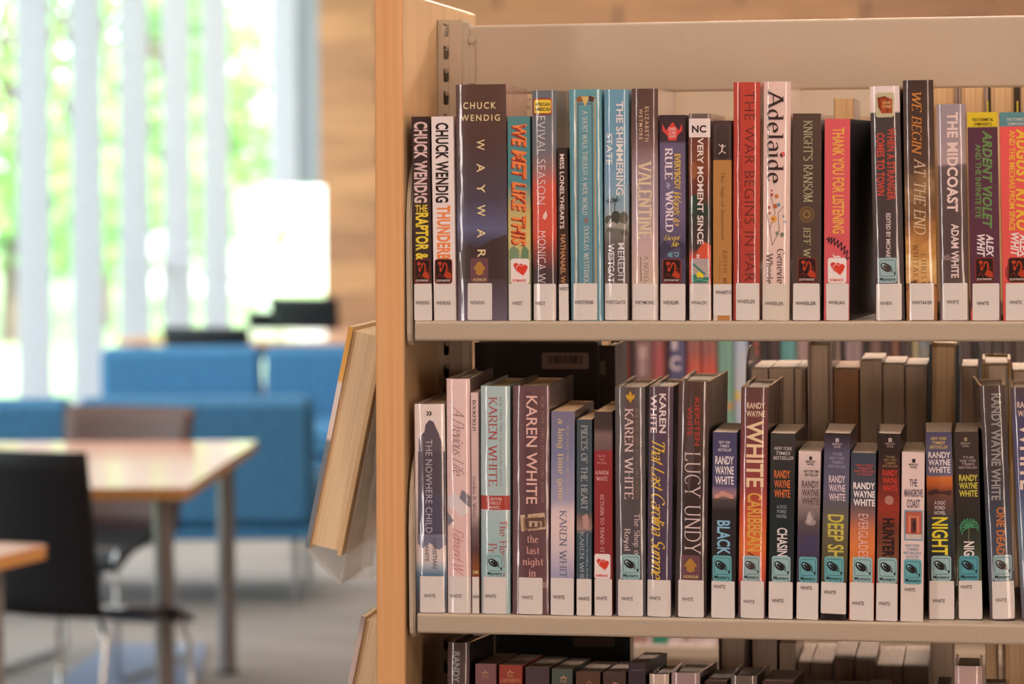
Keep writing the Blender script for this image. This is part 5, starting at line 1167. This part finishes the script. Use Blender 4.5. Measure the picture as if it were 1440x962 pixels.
m = MB(); lab = flat((120, 100, 84), .5)
for poly in rrect(762, 496, 828, 519, 3): m.add([pt(u, v, .0008) for u, v in poly], [list(range(len(poly)))], lab)
rb = random.Random(3); u = 770.0; ink = flat((56, 46, 42), .6)
while u < 819:
    wd = rb.choice((.7, 1.1, 1.8)); m.add([pt(a, b, .0011) for a, b in rect(u, 500, u + wd, 511)[0]], [(0, 1, 2, 3)], ink); u += wd + rb.choice((.7, 1.1, 1.5))
m.build('barcode_label', r_)
r2, pt2 = face_out(842.5, 865, 486, SH2, YFO + .012, 'narrow black book with a small grey label beside the barcoded black one', (44, 36, 36), GB, thick=.10)
m = MB()
for poly in rrect(844, 508, 851.5, 527, 1.5): m.add([pt2(u, v, .0006) for u, v in poly], [list(range(len(poly)))], flat((96, 80, 76), .5))
m.build('spine_label', r2)
K = dict(pages='brown')
rear(1056, 1080.5, 519.5, SH2, 'page block next to the grey bookend on the rear side', GB)
rear(1081, 1116.5, 519, SH2, 'second page block right of the grey bookend on the rear side', GB)
rear(1117, 1133.5, 519, SH2, 'thin page block left of the tall pale book standing on the rear side', GB)
rear(1135, 1170.5, 483, SH2, 'tall hardcover with pale boards rising to the shelf edge on the rear side', GB, (150, 130, 116), True)
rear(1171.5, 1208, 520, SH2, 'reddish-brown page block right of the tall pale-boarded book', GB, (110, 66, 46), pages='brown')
rear(1208.5, 1240.5, 508.5, SH2, 'taller page block behind the indigo and flame-orange paperbacks', GB)
rear(1241, 1272, 513.5, SH2, 'page block behind the red-brown paperback with the moon', GB)
rear(1272.5, 1303.5, 516, SH2, 'page block left of the tall blue-boarded book on the rear side', GB)
rear(1306.5, 1349, 486, SH2, 'tall hardcover with blue boards leaning on the rear side', GB, (66, 80, 92), True, 'tan', lean=.02)
rear(1352, 1375, 518, SH2, 'page block right of the tall blue-boarded book on the rear side', GB)
rear(1381, 1422, 511.5, SH2, 'hardcover with mustard boards behind the leaning dark hardcover', GB, (150, 116, 60), True)
rear(1424, 1452, 523, SH2, 'page block at the right edge of the photo on the rear side', GB)
m = MB(); p0 = P(1048.5, 530, YBK + .05); hz = P(1048, 490, YBK + .05).z - SH2
bk = [(0, 0), (.11, 0), (.11, hz * .86)] + [(.055 + .055 * math.cos(a), hz * .86 + hz * .14 * math.sin(a)) for a in (.3, .7, 1.1, 1.57, 2.0, 2.4, 2.8)] + [(0, hz * .86)]
be = thing('bookend', 'grey metal bookend with a rounded top on the rear side', 'bookend', (p0.x, YBK + .05, SH2))
bm_ = flat((104, 96, 88), .35, .3, name='bookend_metal')
m.prism(bk, 0, .0022, bm_, axis='x'); m.build('upright_plate', be, fix=True)
m = MB(); m.box(-.07, 0, .0, .11, .0002, .0018, bm_); m.build('foot_plate', be)
GC = 'books of the rear side behind the lowest shelf in view'
r_, pt = face_out(697, 886, 886, SH3, YFO, 'dark green-black hardcover turned face-out behind the lowest shelf in view', (38, 42, 38), GC, thick=.03)
m = MB(); 
for poly in rrect(806, 896, 864, 909, 2): m.add([pt(u, v, .0008) for u, v in poly], [list(range(len(poly)))], flat((84, 66, 54), .5))
m.build('barcode_label', r_)
for i, (a, b, v, hd, lb) in enumerate(((1010, 1053, 886, True, 'tall dark-boarded hardcover behind the olive-grey book, lowest shelf in view'), (1057, 1093, 886, False, 'tall brown page block behind the wide maroon paperback'), (1095, 1119, 905, False, 'brown page block left of the lower ones behind the red-specked paperback'),
     (1121, 1139, 934, False, 'thin low page block behind the red-specked paperback'), (1140, 1170, 934, False, 'low page block behind the speckled red paperback'), (1172, 1201, 927, False, 'raised page block behind the speckled red paperback'), (1202, 1231, 929, False, 'raised page block behind the crimson paperback'),
     (1233, 1269, 938, False, 'wide low page block behind the thin dark grey paperback'), (1270, 1305, 938, False, 'wide low page block left of the red and yellow hardcover'), (1308, 1341, 893, False, 'tall grey page block behind the red and yellow hardcover'), (1385, 1404, 888, False, 'tall tan page block behind the dark brown paperback at right'), (1409, 1452, 888, True, 'tall tan hardcover at the right edge behind the lowest shelf in view'))):
    rear(a, b, v, SH3, lb, GC, (74, 60, 52) if i == 0 else (130, 104, 84), hd, 'tan' if i > 9 else 'shaded' if 2 < i < 9 else 'grey')
# ------------------------------------------------------------------ second bookcase across the aisle
YF = 1.55
fx0, fx1 = P(858, 540, YF).x, P(858, 540, YF).x + 1.25
fu = thing('bookcase', 'blurred second bookcase across the aisle, seen through the gaps of the front one', 'bookcase', ((fx0 + fx1) / 2, YF + .1, 0))
def fl(mb): mb.v = [(x - fu.location.x, y - fu.location.y, z) for x, y, z in mb.v]; return mb
mb = MB(); mb.box(fx0 - .028, fx0, YF - .005, YF + .40, 0, PT, maple, .0016); fl(mb).build('end_panel', fu)
mb = MB(); mb.box(fx1, fx1 + .028, YF - .005, YF + .40, 0, PT, maple, .0016); fl(mb).build('end_panel', fu)
for z in (SH1, SH2, SH3, SH3 - .295):
    mb = lip(fx0 + .004, fx1, YF, z - SHELF_T, z, .0012, .02); mb.box(fx0 + .004, fx1, YF + .003, YF + .175, z - .003, z - .0003, metal); fl(mb).build('shelf', fu, fix=True)
mb = MB(); mb.box(fx0, fx1, YF + .180, YF + .186, 0.05, SH1 - .06, metal); fl(mb).build('back_panel', fu)
fl(lip(fx0 + .05, fx1, YF + YU + .014, zb_, zt_)).build('back_brace', fu, fix=True)
mb = MB(); mb.box(fx0 + .001, fx0 + .04, YF + YU, YF + YU + UD, .02, zt_ + .005, metal, .002); fl(mb).build('upright', fu)
def far(u0, u1, h, zs, label, colr, grp, stops=None, noise=.1, art=(), hard=True, tagv=None):
    a, b = P(u0, 500, YF + .004), P(u1, 500, YF + .004); w = b.x - a.x - .0008
    root = thing('hardcover_book' if w > .012 else 'paperback_book', label, 'book', ((a.x + b.x) / 2, YF + .004, zs + .0003), (0, 0, 0), grp)
    st = [(p, own(c)) for p, c in (stops or [(0, colr), (1, colr)])]
    fm = ramp_mat(st, h, .35, .5, noise, 30); mb = MB()
    cover_mesh(w, h, .15, .003, .002, (0, 0), fm, fm, mb)
    def pt(u, v, off): p = P(u, v, YF + .004); return (p.x - root.location.x, -off, p.z - root.location.z)
    for polys, c in art:
        m = flat(c, .4, .3)
        for q in polys: mb.add([pt(u, v, .0006) for u, v in q], [list(range(len(q)))], m)
    mb.build('cover', root)
    mb = MB(); x = max(.001, w / 2 - .0028); mb.box(-x, x, .008, .146, .003, h - .003, PAGES['cream']); mb.build('pages', root)
    if tagv:
        mb = MB(); m = flat((226, 206, 198), .5); mb.add([pt(u, v, .0012) for u, v in rect(u0 + 1, tagv, u1 - 1, P_v(zs))[0]], [(0, 1, 2, 3)], m)
        mb.build('spine_label', root)
    return root
def P_v(z): return HV - (z - EYE) * F / ((YF + .004 - CAM.y) / math.cos(TH) * .0 + ray_d) 
ray_d = (P(950, 900, YF) - CAM).dot(AX)
GF = 'blurred books on the middle shelf across the aisle'
B = lambda s: 'blurred ' + s + ' on the bookcase across the aisle' if len(s.split()) < 9 else 'blurred ' + s + ', bookcase across the aisle'
far(867, 884, .225, SH2, B('maroon spine, leftmost one in the gap'), (132, 52, 54), GF, noise=.4, stops=[(0, (120, 60, 58)), (.5, (150, 50, 54)), (1, (110, 58, 56))])
far(884.5, 891.5, .22, SH2, B('thin black spine right of the maroon one'), (54, 46, 46), GF)
far(892, 916.5, .23, SH2, B('grey-pink spine with pale smudged lettering'), (124, 92, 88), GF, art=[(rect(899, 486, 909, 506), (176, 150, 142)), (rect(900, 508, 908, 528), (160, 134, 128))])
far(917, 934, .225, SH2, B('rose-red spine left of the blue one'), (146, 74, 80), GF, noise=.5, stops=[(0, (130, 90, 88)), (.6, (160, 66, 78)), (1, (120, 80, 80))])
far(934.5, 940, .22, SH2, B('very thin dark red spine'), (84, 48, 44), GF)
far(940.5, 963.5, .23, SH2, B('royal blue spine with big white letters'), (58, 54, 118), GF, art=[(text_polys('C', (942.5, 501, 957, 521), 'heavy', 'h'), (196, 178, 186)), (rect(945, 478, 952, 492), (196, 178, 186))])
far(965.5, 985, .225, SH2, B('brown spine turning orange-red downwards, left of a pair'), (150, 84, 72), GF, noise=.04, stops=[(0, (200, 84, 60)), (.55, (206, 76, 56)), (.72, (150, 84, 74)), (1, (110, 82, 76))])
far(986, 1007.5, .225, SH2, B('brown spine turning orange-red downwards, right of a pair'), (150, 84, 72), GF, noise=.04, stops=[(0, (204, 84, 60)), (.55, (206, 78, 58)), (.72, (146, 84, 74)), (1, (110, 82, 76))])
far(1009, 1031, .235, SH2, B('mint green spine with an orange spot'), (116, 160, 124), GF, art=[(rect(1023, 566, 1030, 576), (200, 140, 80))])
far(1032, 1051.5, .235, SH2, B('pale blue spine with white cloud marks'), (134, 160, 200), GF, noise=.7, stops=[(0, (130, 158, 204)), (.5, (170, 176, 190)), (1, (130, 160, 200))], art=[(rect(1034, 550, 1041, 563), (214, 180, 90))])
far(1056, 1070.5, .22, SH2, B('brown spine with small red flowers'), (96, 70, 62), GF, art=[(ell(1063, 484, 3, 3), (170, 80, 76)), (ell(1064, 495, 3, 3), (170, 80, 76))])
far(1071, 1080, .215, SH2, B('thin dark green spine'), (56, 58, 48), GF)
far(1080.5, 1096.5, .22, SH2, B('dark brown spine left of the teal one'), (70, 50, 48), GF)
far(1097.5, 1119.5, .225, SH2, B('teal spine'), (84, 146, 138), GF)
far(1120.5, 1145, .225, SH2, B('pinkish grey spine right of the teal one'), (150, 124, 116), GF)
far(1146, 1170, .22, SH2, B('grey spine half hidden by a tall pale book'), (120, 100, 98), GF)
far(1170.5, 1182, .22, SH2, B('narrow grey spine right of a tall pale book'), (124, 104, 104), GF)
far(1182.5, 1187.5, .21, SH2, B('very thin black spine between two greyish ones'), (52, 46, 46), GF)
far(1188, 1212.5, .23, SH2, B('lilac-grey spine'), (132, 112, 112), GF)
far(1213, 1222, .22, SH2, B('narrow black spine right of the lilac-grey one'), (50, 44, 44), GF)
far(1222.5, 1240, .225, SH2, B('umber spine'), (104, 78, 66), GF)
far(1240.5, 1252.5, .22, SH2, B('dark plum spine'), (66, 52, 56), GF)
far(1253, 1264.5, .22, SH2, B('rust brown spine'), (120, 80, 60), GF)
far(1265, 1282.5, .22, SH2, B('near-black spine right of the rust brown one'), (58, 46, 46), GF)
far(1283, 1290.5, .22, SH2, B('narrow pale yellow spine'), (180, 164, 120), GF)
far(1291, 1306.5, .22, SH2, B('steel blue and yellow spine'), (96, 116, 134), GF, noise=.5, stops=[(0, (90, 116, 140)), (.6, (130, 126, 96)), (1, (90, 110, 136))])
far(1350, 1366.5, .22, SH2, B('dark brown spine right of the tall blue-boarded book'), (72, 58, 54), GF)
far(1367, 1375, .21, SH2, B('thin black spine between two dark brown ones'), (46, 40, 40), GF)
far(1375.5, 1395, .22, SH2, B('charcoal spine'), (68, 58, 56), GF)
far(1396, 1410, .22, SH2, B('dark olive spine'), (70, 64, 52), GF)
far(1411, 1440, .22, SH2, B('wide dark brown spine at the right edge'), (66, 52, 46), GF)
GH = 'blurred white-labelled books on the lower shelf across the aisle'
face_out(664, 696.5, 886, SH3, YFO + .004, 'white book turned face-out at the left end of the rear side, lowest row', (206, 192, 192), GC)
for a, b, c, tv, lb in ((886, 905, (170, 130, 110), 904, 'white-labelled spine, leftmost below the middle shelf'), (905.5, 914, (200, 180, 172), 903, 'thin white-labelled spine left of the green-stickered one'), (914.5, 937, (70, 150, 90), 905.5, 'white-labelled spine with a green sticker'),
     (937.5, 957, (206, 186, 176), 901, 'plain white-labelled spine right of the green-stickered one'), (957.5, 979, (200, 172, 160), 902, 'white-labelled spine with a small brown mark'), (979.5, 1005, (204, 180, 172), 900, 'wide white-labelled spine with a small teal mark')):
    art = [(rect(a + 5, 896, a + 11, 906), (150, 116, 100))] if 'brown' in lb else [(rect(a + 6, 896, a + 10, 907), (110, 150, 140))] if 'teal' in lb else []
    far(a, b, .22, SH3, 'blurred ' + lb, c, GH, noise=0, tagv=tv, art=art)

# ------------------------------------------------------------------ display books on the outside of the end panel
acr = clear_mat('clear_acrylic', (.95, .95, .95), .30)
_n = acr.node_tree; _d = _n.nodes.new('ShaderNodeBsdfTranslucent'); _d.inputs[0].default_value = (.9, .9, .9, 1); _e = _n.nodes.new('ShaderNodeBsdfDiffuse'); _e.inputs[0].default_value = (.85, .85, .85, 1)
_a = _n.nodes.new('ShaderNodeMixShader'); _n.links.new(_d.outputs[0], _a.inputs[1]); _n.links.new(_e.outputs[0], _a.inputs[2])
_b = _n.nodes.new('ShaderNodeMixShader'); _b.inputs[0].default_value = .36
_o = [q for q in _n.nodes if q.type == 'OUTPUT_MATERIAL'][0]; _l = _o.inputs[0].links[0].from_socket
_n.links.new(_l, _b.inputs[1]); _n.links.new(_a.outputs[0], _b.inputs[2]); _n.links.new(_b.outputs[0], _o.inputs[0])
def display(dz, du, label_b, label_h, stops, back):
    YD = .055; lean = math.radians(11.2)
    bl = P(429 + du, 770, YD); tl = P(491 + du, 459, YD)
    bl.z += dz; tl.z += dz
    hgt = (tl - bl).length; lean = math.atan2(tl.x - bl.x, tl.z - bl.z)
    br = P(480 + du, 779, YD); w = (br - P(429 + du, 770, YD)).length
    depth = .155
    ax = Vector((math.cos(lean), 0, -math.sin(lean))); az = Vector((math.sin(lean), 0, math.cos(lean)))
    o = bl + ax * (w / 2)
    R = Matrix.Rotation(lean, 3, 'Y') @ Matrix.Rotation(PI, 3, 'Z')
    root = thing('hardcover_book', label_b, 'book', (o.x, YD + depth, o.z), R.to_euler(), 'display books on the end panel')
    st = [(p, own(c)) for p, c in stops]
    fm = ramp_mat(st, hgt, .35, .6); mb = MB()
    cover_mesh(w, hgt, depth, .005, .0042, (0, 0), fm, flat((212, 178, 132), .5, .2), mb)
    # jacket-coloured outer faces: the book is turned round, so +x is the outward cover
    m = MB(); m.add([(w / 2 + .0004, .006, 0), (w / 2 + .0004, depth, 0), (w / 2 + .0004, depth, hgt), (w / 2 + .0004, .006, hgt)], [(0, 1, 2, 3)], fm)
    m.add([(w / 2 + .0004, depth + .0004, 0), (w / 2 - .0045, depth + .0004, 0), (w / 2 - .0045, depth + .0004, hgt), (w / 2 + .0004, depth + .0004, hgt)], [(0, 1, 2, 3)], fm)
    mb.build('cover', root); m.build('dust_jacket', root)
    pg = MB(); pg.box(-w / 2 + .0046, w / 2 - .0046, .008, depth - .005, .004, hgt - .004, PAGES['lit']); pg.build('pages', root)
    # clear holder: sloped back plate and a trough under the book
    h = thing('book_holder', label_h, 'book holder', (o.x, YD, o.z), (0, lean, 0), 'clear book holders')
    x1 = w / 2 + .003
    mb = MB(); mb.box(x1, x1 + .0025, .004, depth - .004, -.030, hgt * .80, acr, .0006); mb.build('back_plate', h)
    mb = MB(); mb.prism([(-w / 2 - .001, .004), (-w / 2 - .001, -.002), (-w / 2 + .004, -.006), (x1, -.030), (x1 + .001, -.027), (-w / 2 + .006, -.0025), (-w / 2 + .0015, .004)], .004, depth - .004, acr, axis='y'); mb.build('trough', h, fix=True)
    # folded clear sheet standing out between the book and the panel
    mb = MB(); pts = []
    rnd = random.Random(5)
    nz_, ny_ = 10, 4
    for i in range(nz_):
        f = i / (nz_ - 1); z = -.026 + f * (hgt * .62)
        wid = .046 - .036 * f
        for j in range(ny_):
            pts.append((x1 + .004 + wid * j / (ny_ - 1) * .8 + rnd.uniform(-.0015, .0015), .006 + .012 * (j % 2) + rnd.uniform(-.003, .003), z + .012 * j / (ny_ - 1)))
    mb.add(pts, [(i * ny_ + j, i * ny_ + j + 1, (i + 1) * ny_ + j + 1, (i + 1) * ny_ + j) for i in range(nz_ - 1) for j in range(ny_ - 1)], acr)
    mb.build('clear_flap', h)
display(0, 0, 'book with orange and white jacket leaning in a clear holder on the maple panel', 'clear holder fixed to the maple panel under the upper display book',
        [(0, (110, 122, 136)), (.48, (112, 124, 138)), (.50, (222, 206, 190)), (.74, (226, 214, 200)), (.76, (232, 176, 96)), (1, (230, 172, 92))], None)
display(-.2975, 14, 'book partly cut by the lower edge of the photo, leaning on the maple panel', 'clear holder fixed to the maple panel under the lower display book',
        [(0, (196, 180, 166)), (.9, (206, 190, 176)), (1, (150, 140, 136))], None)

# ------------------------------------------------------------------ reading area
def W(u, v, d): return PD(u, v, d)
CA = -TH                                             # turn of things squared to the camera axis
tabletop_m = noise_mat('pale_table_laminate', (216, 152, 126), (228, 166, 142), (3, 30, 3), .22, True, 4, .4, .3)
edge_m = flat((196, 140, 84), .5, raw=True, name='table_edge')
leg_m = flat((134, 128, 128), .4, .0, .3, raw=True, name='grey_metal')
def table(name, corner, w, l, rz, label, legs=True, h=.74):
    """corner = near right corner of the top; extends w to the left and l away"""
    t = thing(name, label, 'table', (corner.x, corner.y, 0), (0, 0, rz))
    mb = MB(); mb.box(-w, 0, 0, l, h - .005, h, tabletop_m, .001); top = mb.build('table_top', t)
    mb = MB(); mb.box(-w + .001, -.001, .001, l - .001, h - .034, h - .005, edge_m, .002); mb.build('edge_band', top)
    for x in (-.09, -w + .09):
        for y in (.10, l - .10):
            mb = MB(); mb.tube([(x, y, .01), (x, y, h - .034)], .029, leg_m, 16); lg = mb.build('leg', t)
            mb = MB(); mb.tube([(x, y, 0), (x, y, .012)], .034, flat((60, 58, 58), .6, raw=True), 12); mb.build('foot', lg)
    return t
c1 = PZ(266, 686, .74); c2 = PZ(362, 620, .74)
r1 = math.atan2(c2.y - c1.y, c2.x - c1.x) - PI / 2
table('table', c1, 1.0, (c2 - c1).length, r1, 'pale wood table with grey round legs beside the black chair')
c3 = PZ(66, 766, .74)
_r = CA - .05
t2 = table('table', c3 - Vector((-math.sin(_r), math.cos(_r), 0)) * 1.2, .9, 1.2, _r, 'pale wood table cut off at the lower left corner of the photo')
blk = flat((24, 24, 30), .5, raw=True, name='black_plastic'); brn = flat((96, 74, 70), .5, raw=True, name='brown_shell')
chrome = flat((205, 200, 198), .18, .0, 1.0, raw=True, name='chrome')
def chair(loc_, rz, shell, label, group=None, seat=None, h=.82):
    """shell chair on a wire sled base; faces local +y"""
    t = thing('chair', label, 'chair', (loc_.x, loc_.y, 0), (0, 0, rz), group)
    seat = seat or shell
    def patch(fn, nu, nv, th, m, name):
        top = [[Vector(fn(i / nu, j / nv)) for i in range(nu + 1)] for j in range(nv + 1)]
        mb = MB(); V = []; 
        for s in (0, 1):
            for j in range(nv + 1):
                for i in range(nu + 1):
                    p = top[j][i]; a = top[j][min(nu, i + 1)] - top[j][max(0, i - 1)]; b = top[min(nv, j + 1)][i] - top[max(0, j - 1)][i]
                    V.append(p - a.cross(b).normalized() * th * s)
        n = (nu + 1) * (nv + 1); k = nu + 1; Fc = []
        for j in range(nv):
            for i in range(nu):
                a = j * k + i; Fc.append((a, a + 1, a + k + 1, a + k)); Fc.append((n + a, n + a + k, n + a + k + 1, n + a + 1))
        for i in range(nu): Fc.append((i, n + i, n + i + 1, i + 1)); a = nv * k + i; Fc.append((a, a + 1, n + a + 1, n + a))
        for j in range(nv): a = j * k; Fc.append((a, a + k, n + a + k, n + a)); a = j * k + nu; Fc.append((a, n + a, n + a + k, a + k))
        mb.add(V, Fc, m, True)
        return mb.build(name, t, fix=True)
    hb = h - .43
    def back(a, b):
        x = (a - .5) * (.44 + .05 * b); z = .43 + hb * b
        return (x, -.20 - .10 * b + .05 * (1 - (2 * a - 1) ** 2) * -1 * .6, z)
    def sit(a, b):
        x = (a - .5) * .46; y = -.20 + .44 * b
        return (x, y, .43 + .02 * math.cos(b * 3.1) - .015 * (1 - (2 * a - 1) ** 2) - (.04 * max(0, b - .8) / .2))
    patch(back, 10, 8, .012, shell, 'backrest'); patch(sit, 10, 8, .012, seat, 'seat')
    for s in (-1, 1):
        mb = MB(); x = s * .20
        mb.tube([(x * .8, .10, .405), (x, .20, .39), (x * 1.1, .22, .30), (x * 1.15, .24, .02), (x * 1.15, .20, .011), (x * 1.15, -.20, .011), (x * 1.15, -.26, .02), (x * 1.05, -.16, .36), (x * .8, -.12, .405)], .009, chrome, 8)
        mb.build('leg', t)
    mb = MB(); mb.tube([(-.16, .1, .405), (.16, .1, .405)], .008, chrome, 8); mb.build('crossbar', t)
    return t
cA = W(74, 820, 7.45)
chair(Vector((cA.x, cA.y + .2, 0)), CA - .12, blk, 'black shell chair seen from behind at the pale table', h=.88)
cB = W(158, 700, 9.3)
chair(Vector((cB.x, cB.y - .25, 0)), CA + PI, brn, 'brown-backed chair pushed in at the far side of the table', seat=blk, h=.83)
# carpet inset
rg = [PZ(u, v, .0) for u, v in ((150, 908), (292, 908), (262, 1010), (20, 1010))]
m = MB(); m.add([(p.x, p.y, .006) for p in rg] + [(p.x, p.y, .0) for p in rg], [(0, 1, 2, 3), (0, 4, 5, 1), (1, 5, 6, 2), (2, 6, 7, 3), (3, 7, 4, 0)], noise_mat('blue_grey_carpet', (104, 112, 136), (134, 140, 160), (60, 60, 1), .95))
tag(m.build('rug', fix=True), 'blue-grey carpet rectangle on the floor under the table legs', 'rug')
sofa_m = noise_mat('blue_upholstery', (46, 98, 138), (60, 116, 156), (40, 40, 40), .85, True, 3, 0, 0, .1)
def sofa(name, x0, x1, y, rz, label, hb, seats, facing, arm=False):
    """long bench sofa: facing -1 towards the camera, +1 away"""
    L = x1 - x0
    t = thing(name, label, 'sofa', (x0, y, 0), (0, 0, rz))
    n = seats; w = L / n
    for k in range(n):
        mb = MB(); mb.box(k * w + .008, (k + 1) * w - .008, 0, .14, .30, hb, sofa_m, .03); mb.build('back_cushion', t)
        mb = MB()
        if facing > 0: mb.box(k * w + .008, (k + 1) * w - .008, .15, .75, .30, .44, sofa_m, .03)
        else: mb.box(k * w + .008, (k + 1) * w - .008, -.62, -.01, .30, .44, sofa_m, .03)
        mb.build('seat_cushion', t)
    mb = MB(); mb.box(0, L, -.62 if facing < 0 else .01, .13 if facing < 0 else .75, .25, .295, sofa_m, .01); mb.build('base', t)
    ys = (-.56, .08) if facing < 0 else (.06, .69)
    for x in [.08] + [k * w for k in range(1, n)] + [L - .08]:
        for yy in ys:
            mb = MB(); mb.tube([(x, yy, 0), (x, yy, .25)], .013, leg_m, 10); mb.build('leg', t)
    if arm:
        mb = MB(); mb.box(L + .005, L + .10, -.60 if facing < 0 else .02, .10 if facing < 0 else .74, .25, .60, sofa_m, .03); mb.build('armrest', t)
    return t
e1 = PD(442, 562, 10.3); s1_ = PD(-240, 562, 10.3)
v1 = e1 - s1_
sofa('sofa', 0, math.hypot(v1.x, v1.y), 0, math.atan2(v1.y, v1.x), 'long blue sofa seen from behind, nearer of the two, beyond the tables', .78, 2, 1)
bpy.context.view_layer.update()
o = [x for x in bpy.data.objects if x.get('category') == 'sofa'][-1]; o.location = (s1_.x, s1_.y, 0)
e2 = PD(600, 490, 13.4); s2_ = PD(138, 490, 13.4); v2 = e2 - s2_
o2 = sofa('sofa', 0, math.hypot(v2.x, v2.y), 0, math.atan2(v2.y, v2.x), 'blue sofa with two back cushions farther back, facing the bookcase', .78, 2, -1, True)
o2.location = (s2_.x, s2_.y, 0)
# farther tables and chairs
c4 = PZ(540, 481, .74)
table('table', c4, 1.55, 1.0, CA, 'long pale table far back in front of the bright window', h=.74)
GX = 'black chairs far back'
p = W(317, 470, 14.12) + AX * .25; chair(Vector((p.x, p.y, 0)), CA, blk, 'black chair far back, left one at the long pale table', h=.84)
p = W(452, 440, 18.2); chair(Vector((p.x, p.y, 0)), CA, blk, 'black chair far back near the wood wall, right of the bright window', h=.82)
p = W(405, 440, 18.8); chair(Vector((p.x, p.y, 0)), CA + .3, blk, 'black chair far back below the bright low window', h=.70)
